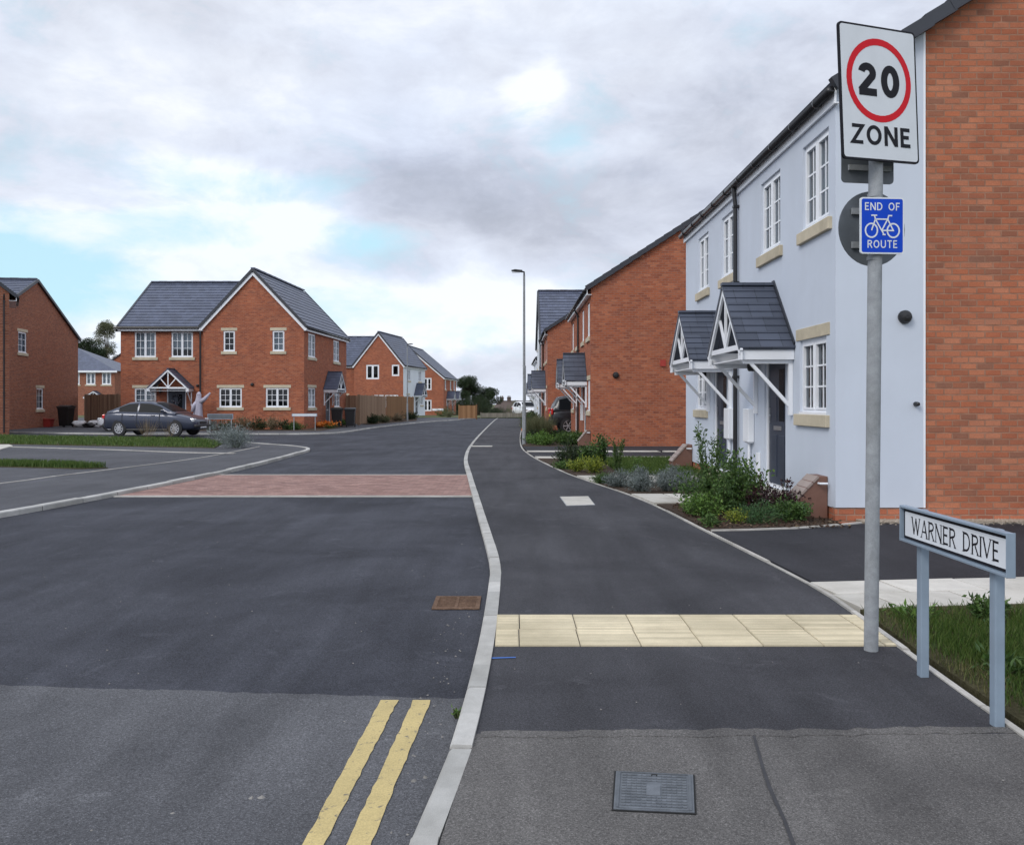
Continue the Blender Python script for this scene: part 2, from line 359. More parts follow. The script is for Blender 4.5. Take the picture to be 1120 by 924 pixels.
# ------------------------------------------------------------------ mesh builder
class MB:
    def __init__(s): s.v = []; s.f = []
    def poly(s, pts):
        b = len(s.v); s.v += [tuple(p) for p in pts]; s.f.append(tuple(range(b, b + len(pts)))); return s
    def hexa(s, p):   # 8 points: bottom ring 0-3, top ring 4-7
        b = len(s.v); s.v += [tuple(q) for q in p]
        for f in ((3, 2, 1, 0), (4, 5, 6, 7), (0, 1, 5, 4), (1, 2, 6, 5), (2, 3, 7, 6), (3, 0, 4, 7)):
            s.f.append(tuple(b + i for i in f))
        return s
    def box(s, x0, x1, y0, y1, z0, z1):
        return s.hexa([(x0, y0, z0), (x1, y0, z0), (x1, y1, z0), (x0, y1, z0), (x0, y0, z1), (x1, y0, z1), (x1, y1, z1), (x0, y1, z1)])
    def ubox(s, F, u0, u1, z0, z1, d0, d1):
        """box in a wall frame F=(O,U,Nrm): u along the wall, z up, d outward"""
        O, U, Nn = F
        P = lambda u, z, d: O + U * u + UP * z + Nn * d
        return s.hexa([P(u0, z0, d1), P(u1, z0, d1), P(u1, z0, d0), P(u0, z0, d0), P(u0, z1, d1), P(u1, z1, d1), P(u1, z1, d0), P(u0, z1, d0)])
    def bar(s, p, q, w, h=None, ref=None):
        p, q = V(p), V(q); h = h or w
        d = (q - p).normalized(); r = V(ref) if ref is not None else (UP if abs(d.z) < 0.95 else V((1, 0, 0)))
        a = d.cross(r).normalized() * (w / 2); c = a.cross(d).normalized() * (h / 2)
        return s.hexa([p - a - c, p + a - c, q + a - c, q - a - c, p - a + c, p + a + c, q + a + c, q - a + c])
    def prism(s, pts, vec):
        vec = V(vec); pts = [V(p) for p in pts]; n = len(pts); b = len(s.v)
        s.v += [tuple(p) for p in pts] + [tuple(p + vec) for p in pts]
        s.f.append(tuple(b + i for i in range(n))[::-1]); s.f.append(tuple(b + n + i for i in range(n)))
        for i in range(n):
            j = (i + 1) % n; s.f.append((b + i, b + j, b + n + j, b + n + i))
        return s
    def tube(s, pts, r, n=8, cap=True):
        pts = [V(p) for p in pts]; rs = r if isinstance(r, (list, tuple)) else [r] * len(pts)
        b = len(s.v); prev = None
        for i, p in enumerate(pts):
            d = ((pts[min(i + 1, len(pts) - 1)] - pts[max(i - 1, 0)])).normalized()
            if prev is None:
                a = d.cross(UP if abs(d.z) < 0.9 else V((1, 0, 0))).normalized()
            else:
                a = (prev - d * prev.dot(d)).normalized()
            prev = a; c = d.cross(a)
            for k in range(n):
                t = 2 * PI * k / n; s.v.append(tuple(p + (a * math.cos(t) + c * math.sin(t)) * rs[i]))
        for i in range(len(pts) - 1):
            for k in range(n):
                k2 = (k + 1) % n
                s.f.append((b + i * n + k, b + i * n + k2, b + (i + 1) * n + k2, b + (i + 1) * n + k))
        if cap:
            s.f.append(tuple(b + k for k in range(n))[::-1]); e = b + (len(pts) - 1) * n
            s.f.append(tuple(e + k for k in range(n)))
        return s
    def lathe(s, c, prof, n=16, axis=UP, cap=True):
        c = V(c); ax = V(axis).normalized()
        a = ax.cross(V((1, 0, 0)) if abs(ax.x) < 0.9 else UP).normalized(); e = ax.cross(a); b = len(s.v)
        for r, z in prof:
            for k in range(n):
                t = 2 * PI * k / n; s.v.append(tuple(c + ax * z + (a * math.cos(t) + e * math.sin(t)) * r))
        for i in range(len(prof) - 1):
            for k in range(n):
                k2 = (k + 1) % n; s.f.append((b + i * n + k, b + i * n + k2, b + (i + 1) * n + k2, b + (i + 1) * n + k))
        if cap:
            s.f.append(tuple(b + k for k in range(n))[::-1]); q = b + (len(prof) - 1) * n; s.f.append(tuple(q + k for k in range(n)))
        return s
    def add(s, verts, faces):
        b = len(s.v); s.v += [tuple(p) for p in verts]; s.f += [tuple(b + i for i in f) for f in faces]; return s
    def build(s, name, mat, parent=None, recalc=True, smooth=False, bevel=0.0, tri=False, uv=True, shift=None):
        off = root_loc(parent) if shift is None else V(shift)
        me = bpy.data.meshes.new(name)
        me.from_pydata([(x - off.x, y - off.y, z - off.z) for x, y, z in s.v], [], s.f)
        bm = bmesh.new(); bm.from_mesh(me)
        if recalc: bmesh.ops.recalc_face_normals(bm, faces=bm.faces)
        if tri: bmesh.ops.triangulate(bm, faces=bm.faces)
        if uv:
            lay = bm.loops.layers.uv.new('UVMap')
            for f in bm.faces:
                n = f.normal
                t = V((-n.y, n.x, 0))
                t = t.normalized() if t.length > 0.02 else V((1, 0, 0))
                b2 = n.cross(t)
                for l in f.loops:
                    p = l.vert.co + off; l[lay].uv = (p.dot(t), p.dot(b2))
        bm.to_mesh(me); bm.free()
        if smooth:
            for p in me.polygons: p.use_smooth = True
        if mat is not None: me.materials.append(M[mat] if isinstance(mat, str) else mat)
        o = bpy.data.objects.new(name, me); COL.objects.link(o)
        if parent is not None: o.parent = parent
        else: o.location = off
        if bevel:
            m = o.modifiers.new('bevel', 'BEVEL'); m.width = bevel; m.segments = 2; m.limit_method = 'ANGLE'
        return o

def root_loc(p):
    if p is None: return V((0, 0, 0))
    while p.parent is not None: p = p.parent
    return V(p.location)

def tag(o, label, cat, group=None, kind=None):
    o['label'] = label; o['category'] = cat
    if group: o['group'] = group
    if kind: o['kind'] = kind
    return o
def thing(name, label, cat, loc, group=None):
    o = bpy.data.objects.new(name, None); COL.objects.link(o); o.location = loc; o.empty_display_size = 0.3
    return tag(o, label, cat, group)
def struct(o, kind='structure', label=None, cat=None):
    o['kind'] = kind
    if label: o['label'] = label
    if cat: o['category'] = cat
    return o
def copy_thing(src, loc, rotz=0.0, label=None, scale=None):
    c = src.copy(); COL.objects.link(c); c.location = loc; c.rotation_euler = (0, 0, rotz)
    if label: c['label'] = label
    if scale: c.scale = scale
    for ch in list(src.children):
        d = ch.copy(); COL.objects.link(d); d.parent = c
        for g in list(ch.children):
            e = g.copy(); COL.objects.link(e); e.parent = d
    return c

def smooth_line(pts, step=0.4):
    """Catmull-Rom through 2D points"""
    pts = [V((p[0], p[1], 0)) for p in pts]; out = []
    for i in range(len(pts) - 1):
        p0, p1, p2, p3 = pts[max(i - 1, 0)], pts[i], pts[i + 1], pts[min(i + 2, len(pts) - 1)]
        k = max(2, int((p2 - p1).length / step))
        for j in range(k):
            t = j / k
            out.append(0.5 * ((2 * p1) + (p2 - p0) * t + (2 * p0 - 5 * p1 + 4 * p2 - p3) * t * t + (3 * p1 - p0 - 3 * p2 + p3) * t ** 3))
    out.append(pts[-1]); return out
def xat(line, y):
    for a, b in zip(line, line[1:]):
        if a.y <= y <= b.y: return a.x + (b.x - a.x) * (y - a.y) / max(1e-6, b.y - a.y)
    return line[0].x if y < line[0].y else line[-1].x
# ------------------------------------------------------------------ houses
def frame(O, U):
    U = V(U).normalized(); return (V(O), U, U.cross(UP))
def fp(F, u, z, d): return F[0] + F[1] * u + UP * z + F[2] * d

def wall_mesh(F, L, H, holes, R=None, z0=-0.2, reveal=0.1):
    mb = MB()
    us = sorted({0, L, *[h[0] for h in holes], *[h[1] for h in holes]}); zs = sorted({z0, H, *[h[2] for h in holes], *[h[3] for h in holes]})
    us = [u for u in us if 0 <= u <= L]
    for a, b in zip(us, us[1:]):
        for c, d in zip(zs, zs[1:]):
            um, zm = (a + b) / 2, (c + d) / 2
            if zm > H: continue
            if any(h[0] < um < h[1] and h[2] < zm < h[3] for h in holes): continue
            mb.poly([fp(F, a, c, 0), fp(F, b, c, 0), fp(F, b, d, 0), fp(F, a, d, 0)])
    for a, b, c, d in holes:
        r = -reveal
        mb.poly([fp(F, a, c, 0), fp(F, a, d, 0), fp(F, a, d, r), fp(F, a, c, r)])
        mb.poly([fp(F, b, d, 0), fp(F, b, c, 0), fp(F, b, c, r), fp(F, b, d, r)])
        mb.poly([fp(F, a, d, 0), fp(F, b, d, 0), fp(F, b, d, r), fp(F, a, d, r)])
        mb.poly([fp(F, b, c, 0), fp(F, a, c, 0), fp(F, a, c, r), fp(F, b, c, r)])
    if R: mb.poly([fp(F, 0, H, 0), fp(F, L, H, 0), fp(F, L / 2, R, 0)])
    return mb

def courses(mb, E0, E1, R0, R1, n, t=0.028):
    E0, E1, R0, R1 = V(E0), V(E1), V(R0), V(R1)
    nr = (E1 - E0).cross(R0 - E0).normalized()
    if nr.z < 0: nr = -nr
    for i in range(n):
        a, b = i / n, (i + 1) / n
        p0, p1 = E0.lerp(R0, a), E1.lerp(R1, a); q0, q1 = E0.lerp(R0, b), E1.lerp(R1, b)
        mb.poly([p0 + nr * t, p1 + nr * t, q1 + nr * 0.004, q0 + nr * 0.004])
        mb.poly([p0 + nr * (0.004 if i else -0.03), p1 + nr * (0.004 if i else -0.03), p1 + nr * t, p0 + nr * t])
    mb.poly([E0 - nr * 0.03, R0 - nr * 0.03, R1 - nr * 0.03, E1 - nr * 0.03])
    for A, B in ((E0, R0), (E1, R1)):
        mb.poly([A - nr * 0.03, B - nr * 0.03, B + nr * 0.01, A + nr * 0.03])

def win(u0, u1, z0, z1, lights=2, grid=(2, 3), sill=True, lintel=True, cur=1, fat=0.05):
    return dict(t='win', u0=u0, u1=u1, z0=z0, z1=z1, lights=lights, grid=grid, sill=sill, lintel=lintel, cur=cur, fat=fat)
def door(u0, u1, z1=2.1, z0=0.1, col='navy', slot=True, wreath=False):
    return dict(t='door', u0=u0, u1=u1, z0=z0, z1=z1, col=col, slot=slot, wreath=wreath)

class House:
    def __init__(s, label, loc, group=None, name='house', cat='house'):
        s.root = thing(name, label, cat, loc, group)
    def put(s, mb, name, mat, parent=None, **k): return mb.build(name, mat, parent or s.root, **k)
    def wall(s, F, L, H, mat, ops=(), R=None, z0=-0.2, name='wall'):
        w = s.put(wall_mesh(F, L, H, [(o['u0'], o['u1'], o['z0'], o['z1']) for o in ops], R, z0), name, mat, recalc=False)
        for o in ops: (s.window if o['t'] == 'win' else s.door)(F, **{k: v for k, v in o.items() if k != 't'})
        return w
    def window(s, F, u0, u1, z0, z1, lights, grid, sill, lintel, cur, fat):
        f = MB(); d0, d1 = -0.1, -0.035; w = fat
        f.ubox(F, u0, u0 + w, z0, z1, d0, d1).ubox(F, u1 - w, u1, z0, z1, d0, d1)
        f.ubox(F, u0 + w, u1 - w, z1 - w, z1, d0, d1).ubox(F, u0 + w, u1 - w, z0, z0 + w * 1.1, d0, d1)
        iw = (u1 - u0 - 2 * w - (lights - 1) * w * 0.9) / lights; za, zb = z0 + w * 1.1, z1 - w
        sw = w * 0.62
        for i in range(lights):
            a = u0 + w + i * (iw + w * 0.9); b = a + iw
            if i: f.ubox(F, a - w * 0.9, a, za, zb, d0, d1)
            e0, e1 = -0.085, -0.025
            f.ubox(F, a + .003, a + sw, za + .003, zb - .003, e0, e1).ubox(F, b - sw, b - .003, za + .003, zb - .003, e0, e1)
            f.ubox(F, a + sw, b - sw, zb - sw, zb - .003, e0, e1).ubox(F, a + sw, b - sw, za + .003, za + sw, e0, e1)
            c, r = grid; g = 0.011
            for k in range(1, c):
                x = a + sw + (b - a - 2 * sw) * k / c; f.ubox(F, x - g, x + g, za + sw, zb - sw, -0.068, -0.052)
            for k in range(1, r):
                z = za + sw + (zb - za - 2 * sw) * k / r; f.ubox(F, a + sw, b - sw, z - g, z + g, -0.07, -0.05)
        fr = s.put(f, 'window', 'white')
        p = MB(); p.poly([fp(F, u0 + w, z0 + w, -0.06), fp(F, u1 - w, z0 + w, -0.06), fp(F, u1 - w, z1 - w, -0.06), fp(F, u0 + w, z1 - w, -0.06)])
        s.put(p, 'pane', 'glass', fr, recalc=False)
        # near-black box behind, the unlit room's shade put into its colour
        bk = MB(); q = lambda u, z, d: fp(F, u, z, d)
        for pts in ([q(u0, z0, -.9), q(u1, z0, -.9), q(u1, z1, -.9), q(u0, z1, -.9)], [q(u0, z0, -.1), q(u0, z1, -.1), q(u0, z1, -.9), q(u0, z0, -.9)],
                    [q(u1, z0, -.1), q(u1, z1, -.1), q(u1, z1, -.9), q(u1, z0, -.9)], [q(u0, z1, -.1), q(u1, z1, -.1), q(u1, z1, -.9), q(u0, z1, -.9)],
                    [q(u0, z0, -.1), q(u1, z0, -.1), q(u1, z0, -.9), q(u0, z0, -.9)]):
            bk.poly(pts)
        s.put(bk, 'room_shade_box', 'room', fr, recalc=False)
        if cur:
            c = MB()
            def cloth(ua, ub, zt, zb_):
                n = max(4, int((ub - ua) / 0.025))
                pp = [(ua + (ub - ua) * i / n, -0.17 + 0.018 * math.sin(i * 1.9 + ua * 7)) for i in range(n + 1)]
                for (a, da), (b, db) in zip(pp, pp[1:]): c.poly([q(a, zb_, da), q(b, zb_, db), q(b, zt, db), q(a, zt, da)])
            if cur == 1: cloth(u0, u1, z1, z0)
            elif cur == 2:
                cloth(u0, u0 + (u1 - u0) * .3, z1, z0); cloth(u1 - (u1 - u0) * .3, u1, z1, z0)
            elif cur == 3: cloth(u0, u1, z1, z0 + (z1 - z0) * .3)
            s.put(c, 'curtain', 'curtain' if cur != 2 else 'drape', fr, recalc=False, smooth=True)
        if sill:
            b = MB().ubox(F, u0 - .11, u1 + .11, z0 - .15, z0 - .002, -0.09, 0.05); s.put(b, 'sill', 'stone', fr, bevel=0.008)
            b = MB().ubox(F, u0 + .01, u1 - .01, z0 - .001, z0 + .028, -0.04, 0.015); s.put(b, 'sub_sill', 'white', fr)
        if lintel:
            b = MB().ubox(F, u0 - .12, u1 + .12, z1 + .002, z1 + .152, -0.09, 0.014); s.put(b, 'lintel', 'stone', fr, bevel=0.006)
    def door(s, F, u0, u1, z0, z1, col, slot, wreath):
        b = MB(); w = .055
        b.ubox(F, u0, u0 + w, z0, z1, -.1, -.03).ubox(F, u1 - w, u1, z0, z1, -.1, -.03).ubox(F, u0 + w, u1 - w, z1 - w, z1, -.1, -.03)
        b.ubox(F, u0 + w, u1 - w, z0, z0 + .04, -.1, -.02)
        a, e, t = u0 + w + .004, u1 - w - .004, z1 - w - .004
        sl = MB().ubox(F, a, e, z0 + .042, t, -.1, -.052); ww = e - a
        # raised panel mouldings
        for pa, pb, za, zb in ((.14, .44, .15, .75), (.56, .86, .15, .75), (.14, .44, .95, 1.3)):
            sl.ubox(F, a + ww * pa, a + ww * pb, z0 + za, z0 + zb, -.052, -.044)
        d = s.put(sl, 'door', col, bevel=0.004); s.put(b, 'door_frame', 'white', d)
        if slot:
            p = MB().ubox(F, a + ww * .56, a + ww * .82, z0 + .95, z1 - .3, -.05, -.046); s.put(p, 'door_glass', 'car_glass', d)
        s.put(MB().ubox(F, a + ww * .3, a + ww * .7, z0 + .82, z0 + .88, -.05, -.038), 'letter_plate', 'steel', d)
        hb = MB().ubox(F, a + .05, a + .075, z0 + .92, z0 + 1.14, -.05, -.035).tube([fp(F, a + .06, z0 + 1.03, -.03), fp(F, a + .17, z0 + 1.03, -.02)], .01, 6)
        s.put(hb, 'handle', 'steel', d)
        if wreath:
            n = 160; mbw = MB()
            for i in range(n):
                t = 2 * PI * i / n + random.uniform(-.1, .1); r = .2 + random.uniform(-.05, .05)
                c = fp(F, (a + e) / 2 + r * math.cos(t), z0 + 1.45 + r * math.sin(t), -.03 + random.uniform(0, .06))
                v = [V([random.uniform(-.05, .05) for _ in range(3)]) for _ in range(3)]; mbw.poly([c + x for x in v])
            s.put(mbw, 'wreath', 'wreath', d, recalc=False, uv=False)
        s.put(MB().ubox(F, u0 - .02, u1 + .02, -.1, z0 - .003, -.08, .12), 'door_step', 'slab', d)
    def canopy(s, F, uc, half=.88, proj=.7, ze=2.15, zr=3.0, tile='tile', near=False):
        r = MB(); n = 9 if near else 6
        for sg in (-1, 1):
            m = (zr - ze) / half; eu = uc + sg * (half + .06); ez = ze - .06 * m
            courses(r, fp(F, eu, ez, 0.004), fp(F, eu, ez, proj + .05), fp(F, uc, zr, 0.004), fp(F, uc, zr, proj + .05), n, .016)
        r.bar(fp(F, uc, zr + .012, 0.01), fp(F, uc, zr + .012, proj + .055), .12, .04)
        c = s.put(r, 'canopy', tile, recalc=False)
        w = MB()
        for sg in (-1, 1):
            u = uc + sg * half
            w.ubox(F, u - .02, u + .02, ze - .21, ze - .03, .004, proj)                       # side fascia
            a0, a1 = fp(F, uc + sg * (half + .05), ze - .12, proj + .02), fp(F, uc, zr - .075, proj + .02 + sg * .001)
            w.bar(a0, a1, .035, .1, UP)
            w.ubox(F, u - .07, u + .07, ze - .215, ze - .12, proj + .003, proj + .03)
            w.bar(fp(F, uc, ze - .02, proj - .01), fp(F, uc + sg * half * .42, ze + (zr - ze) * .5, proj - .01), .03, .045, UP)
            # flat soffit under the roof
        w.ubox(F, uc - half + .02, uc + half - .02, ze - .2, ze - .185, .004, proj - .03)
        w.ubox(F, uc - half + .1, uc + half - .1, ze - .07, ze + .0, proj - .025, proj + .012)      # tie beam
        w.ubox(F, uc - .025, uc + .025, ze, zr - .1, proj - .024, proj + .006)
        s.put(w, 'canopy_frame', 'white', c)
        ldv = MB()
        for sg in (-1, 1):
            ldv.bar(fp(F, uc + sg * (half + .03), ze - .02, 0.012), fp(F, uc, zr + .03, 0.012 + sg * .001), .02, .1, UP)
        s.put(ldv, 'flashing', 'verge', c)
        for sg in (-1, 1):
            u = uc + sg * (half - .06); b = MB()
            b.bar(fp(F, u, ze - .21, proj * .86), fp(F, u, ze - .82, .05), .042, .045)
            b.ubox(F, u - .024, u + .024, ze - .95, ze - .215, .004, .06)
            b.ubox(F, u - .0265, u + .0265, ze - .262, ze - .212, .062, proj * .95)
            s.put(b, 'bracket', 'white', c)
    def roof(s, P, U, W, D, H, R, ridge='u', over=.28, vo=.07, tile='tile', barge=False, seg=False, n=None, gut=True, ends=(True, True), rend=(0, 0), gutmat='gutter'):
        U = V(U).normalized(); I = V((-U.y, U.x, 0)); P = V(P)
        if ridge == 'u': A, a_len, B, b_len = U, W, I, D     # A along the ridge, B across
        else: A, a_len, B, b_len = I, D, U, W
        half = b_len / 2; m = (R - H) / half; lift = .1
        pt = lambda a, b, z: P + A * a + B * b + UP * z
        a0, a1 = -vo - (0 if ends[0] else -vo), a_len + (vo if ends[1] else 0)
        a0 += rend[0]; a1 += rend[1]
        sl = math.hypot(half + over, m * (half + over)); n = n or int(sl / .31)
        r = MB(); g = []; fas_l = []; gut_l = []
        for sg in (0, 1):
            fas = MB(); gut_b = MB(); fas_l.append(fas); gut_l.append(gut_b)
            eb = -over if sg == 0 else b_len + over; ez = H - over * m + lift
            courses(r, pt(a0, eb, ez), pt(a1, eb, ez), pt(a0, half, R + lift), pt(a1, half, R + lift), n)
            sgn = -1 if sg == 0 else 1; wb = 0 if sg == 0 else b_len
            zt = H - over * m
            F0 = (P + B * wb, A, B * sgn)
            fas.ubox(F0, a0 + .01, a1 - .01, zt - .13, zt + .05, over - .045, over - .02)
            fas.ubox(F0, a0 + .02, a1 - .02, zt - .125, zt - .11, -.02, over - .046)
            gp = [pt(a0 - .02, wb + sgn * (over + .035), zt + .01), pt(a1 + .02, wb + sgn * (over + .035), zt + .01)]
            gut_b.tube(gp, .052, 10)
            k = int((a1 - a0) / .9)
            for i in range(k + 1):
                q = gp[0].lerp(gp[1], (i + .5) / (k + 1)); d = (gp[1] - gp[0]).normalized() * .025
                gut_b.tube([q - d, q + d], .06, 10)
        for q in range(int((a1 - a0) / .45)):
            aa = a0 + (q + .0) * .45
            r.bar(pt(aa, half, R + lift + .045 + .006 * (q % 2)), pt(min(aa + .45, a1), half, R + lift + .045 + .006 * (q % 2)), .2, .07)
        rf = s.put(r, 'roof', tile, recalc=False)
        for fas in fas_l: s.put(fas, 'fascia', 'white', rf)
        if gut:
            for gut_b in gut_l: s.put(gut_b, 'gutter', gutmat, rf, smooth=True)
        for e, on in ((0, ends[0]), (1, ends[1])):
            if not on: continue
            aa = a0 if e == 0 else a1; out = -1 if e == 0 else 1
            vb, bb = MB(), MB()
            for sg in (0, 1):
                eb = -over if sg == 0 else b_len + over; ez = H - over * m + lift
                p, q = pt(aa, eb, ez - .035), pt(aa + out * .002 * sg, half, R + lift - .035)
                k = n if seg else 1
                for i in range(k):
                    c, d = p.lerp(q, i / k), p.lerp(q, (i + 1) / k + (.12 / k if seg and i < k - 1 else 0))
                    off = A * out * (.006 + (.004 if i % 2 else 0))
                    hh = .15 if seg else .14
                    vb.bar(c + off + UP * (.02 if seg else 0), d + off, .1, hh)
                if barge:
                    bo = A * out * -.02
                    bb.bar(pt(aa, eb + (.02 if sg == 0 else -.02), ez - .2) + bo, pt(aa + out * .002 * sg, half, R + lift - .2) + bo, .05, .17)
            s.put(vb, 'verge', 'verge', rf)
            if barge: s.put(bb, 'bargeboard', 'white', rf)
        return rf
    def block(s, P, U, W, D, H, R, ridge='u', mats=('brick_far',) * 4, front=(), right=(), back=(), left=(), walls='frbl', **k):
        U = V(U).normalized(); I = V((-U.y, U.x, 0)); P = V(P)
        fr = {'f': (P, U, W, front, 0), 'r': (P + U * W, I, D, right, 1), 'b': (P + U * W + I * D, -U, W, back, 2), 'l': (P + I * D, -I, D, left, 3)}
        F = {}
        for w in walls:
            O, d, L, ops, mi = fr[w]; F[w] = frame(O, d)
            gable = (w in 'rl') == (ridge == 'u')
            s.wall(F[w], L, H, mats[mi], ops, R if gable else None)
        s.roof(P, U, W, D, H, R, ridge, **k)
        return F
    def downpipe(s, F, u, H, over=.28, m=.66, mat='gutter'):
        zt = H - over * m
        pts = [fp(F, u, zt - .02, over + .03), fp(F, u, zt - .12, over + .02), fp(F, u, zt - .3, .06), fp(F, u, 1.0, .06), fp(F, u, .05, .06)]
        b = MB().tube(pts, .036, 10)
        for z in (zt - .34, zt - 1.6, 1.8): b.ubox(F, u - .05, u + .05, z - .02, z + .02, .003, .1)
        s.put(b, 'downpipe', mat)
    def vent(s, F, u, z, r=.075, name='vent', mat='black'):
        s.put(MB().lathe(fp(F, u, z, .002), [(r, 0), (r, .05), (r * .75, .09), (r * .3, .1)], 18, F[2]), name, mat)
    def meter(s, F, u, w=.36, proj=.42, h=.52):
        """wedge shaped gas meter box half sunk beside the wall"""
        P = lambda uu, z, d: fp(F, uu, z, d)
        prof = [(.004, 0), (proj, 0), (proj, .16), (.13, h), (.004, h)]
        b = MB().prism([P(u - w / 2, z, d) for d, z in prof], F[1] * w)
        o = s.put(b, 'meter_box', 'meter', bevel=.008)
        l = MB(); a, c = P(u - w / 2 - .015, .155, proj + .02), P(u - w / 2 - .015, h + .012, .12)
        for i in range(5):
            t0, t1 = i / 5, (i + .9) / 5; p, q = a.lerp(c, t0), a.lerp(c, t1)
            nn = (c - a).cross(F[1]).normalized() * .025
            l.prism([p, q, q + nn, p + nn], F[1] * (w + .03))
        s.put(l, 'meter_lid', 'meter_lid', o)
        t = MB().tube([P(u + w / 2 + .01, .42, .12), P(u + w / 2 + .07, .42, .12), P(u + w / 2 + .07, .42, .03)], .013, 8); s.put(t, 'gas_pipe', 'white', o)
    def lamp(s, F, u, z):
        b = MB().ubox(F, u - .05, u + .05, z + .1, z + .22, .003, .03).tube([fp(F, u, z + .2, .03), fp(F, u, z + .24, .1), fp(F, u, z + .16, .13)], .012, 6)
        b.lathe(fp(F, u, z - .1, .13), [(.04, 0), (.06, .02), (.075, .2), (.08, .22), (.03, .28)], 8)
        s.put(b, 'wall_lamp', 'black')
M['room'] = simple('room_shade', (0.03, 0.03, 0.032), 0.95)
# ------------------------------------------------------------------ setting
KR = smooth_line([(-.33, -8), (-.33, 1.5), (-.316, 2.84), (-.266, 3.27), (-.222, 4.06), (-.188, 5.3), (-.179, 6.86), (-.205, 7.8), (-.437, 11), (-.845, 16.6), (-1.2, 22), (-1.38, 29.4), (-1.43, 44), (-1.4, 66), (-1.3, 77)])
BR = smooth_line([(2.12, -8), (2.12, 1.5), (2.15, 3.68), (2.26, 5.64), (2.29, 6.6), (2.12, 9.1), (1.84, 12.6), (1.075, 17.2), (.48, 23.2), (.31, 29.4), (.5, 44), (.9, 60), (1.2, 77)])
KL = smooth_line([(-11, 5.5), (-8.2, 7.6), (-6.7, 9.6), (-6.33, 10.86), (-6.1, 12.6), (-5.84, 15.6), (-5.7, 19.2), (-5.8, 23.5), (-5.9, 25.6), (-6.3, 26.9), (-7.2, 28.2), (-8.6, 29.6), (-11.3, 32.6), (-20.6, 36.3), (-40, 43)])
KL2 = smooth_line([(-40, 48), (-20, 39.7), (-14.5, 38.9), (-9.5, 38.9), (-8.2, 39.6), (-7.8, 41.4), (-7.4, 51), (-6.0, 63), (-4.4, 70), (-3.4, 77)])
KW = .09

def sheet(name, pts, z, mat, kind='structure', **k):
    mb = MB(); mb.poly([(p[0], p[1], z) for p in pts])
    return struct(mb.build(name, mat, recalc=False, tri=True), kind, **k)
def slab(name, pts, z0, z1, mat, kind='structure', **k):
    mb = MB(); mb.prism([(p[0], p[1], z0) for p in pts], (0, 0, z1 - z0))
    return struct(mb.build(name, mat, tri=True), kind, **k)
def frange(a, b, st):
    n = max(1, int(round((b - a) / st))); return [a + (b - a) * i / n for i in range(n + 1)]
def strip(name, fl, fr, ys, z, mat, kind='structure', thick=0.0):
    mb = MB()
    for a, b in zip(ys, ys[1:]):
        p = [(fl(a), a, z), (fr(a), a, z), (fr(b), b, z), (fl(b), b, z)]
        mb.poly(p)
    return struct(mb.build(name, mat, recalc=False), kind)

def offset(line, d):
    out = []
    for i, p in enumerate(line):
        t = (line[min(i + 1, len(line) - 1)] - line[max(i - 1, 0)]).normalized(); out.append(p + V((-t.y, t.x, 0)) * d)
    return out
def ribbon(name, pix, w, z, mat, kind='structure', thick=None):
    L = [at(*p) if p[1] > 440 else V((p[0], p[1], 0)) for p in pix]
    L = smooth_line([(p.x, p.y) for p in L], .5)
    a, b = offset(L, w / 2), offset(L, -w / 2); mb = MB()
    for i in range(len(L) - 1):
        pts = [(b[i].x, b[i].y, z), (b[i + 1].x, b[i + 1].y, z), (a[i + 1].x, a[i + 1].y, z), (a[i].x, a[i].y, z)]
        if thick: mb.prism([(x, y, z - thick) for x, y, _ in pts], (0, 0, thick))
        else: mb.poly(pts)
    return struct(mb.build(name, mat), kind)
# terrain, flat under the estate and dropping away behind it
def gz(y):
    if y < 95: return -.12
    if y > 165: return -6.2
    t = (y - 95) / 70; t = t * t * (3 - 2 * t); return -.12 - 6.08 * t
mb = MB(); ys = [-3000, -300, -60, -20, 20, 60, 95] + [95 + 7 * i for i in range(1, 11)] + [200, 300, 500, 900, 1600, 3000]
for a, b in zip(ys, ys[1:]):
    xs = [-3000, -400, -120, -60, -20, 20, 60, 120, 400, 3000]
    for c, d in zip(xs, xs[1:]): mb.poly([(c, a, gz(a)), (d, a, gz(a)), (d, b, gz(b)), (c, b, gz(b))])
struct(mb.build('ground', 'field', recalc=False))
sheet('road', [(-60, -10), (.6, -10), (.6, 81), (-60, 81)], ROADZ, 'road')
# tar seam between old and new surfacing
mb = MB(); px = -14
pp = [(-14, 5.2), (-6, 4.7), (-2.58, 4.43), (.0, 4.21)]
def ragged(pp, w, st=.12, amp=.012):
    L = []; random.seed(3)
    for a, b in zip(pp, pp[1:]):
        a, b = V((*a, 0)), V((*b, 0)); k = int((b - a).length / st)
        for i in range(k):
            L.append(a.lerp(b, i / k) + V((0, random.uniform(-amp, amp), 0)))
    L.append(V((*pp[-1], 0)))
    return [(p.x, p.y - w / 2 - random.uniform(0, w * .4)) for p in L] + [(p.x, p.y + w / 2 + random.uniform(0, w * .4)) for p in reversed(L)]
M['tar'] = simple('tar_seam', (0.03, 0.03, 0.033), 0.7, 0, .3, 12)
rg = ragged(pp, .003, .06, .012); rg = rg[:len(rg) // 2]
sheet('road', [(-14, -10)] + rg + [(.2, 4.2), (.2, -10)], ROADZ + .004, 'road_old')
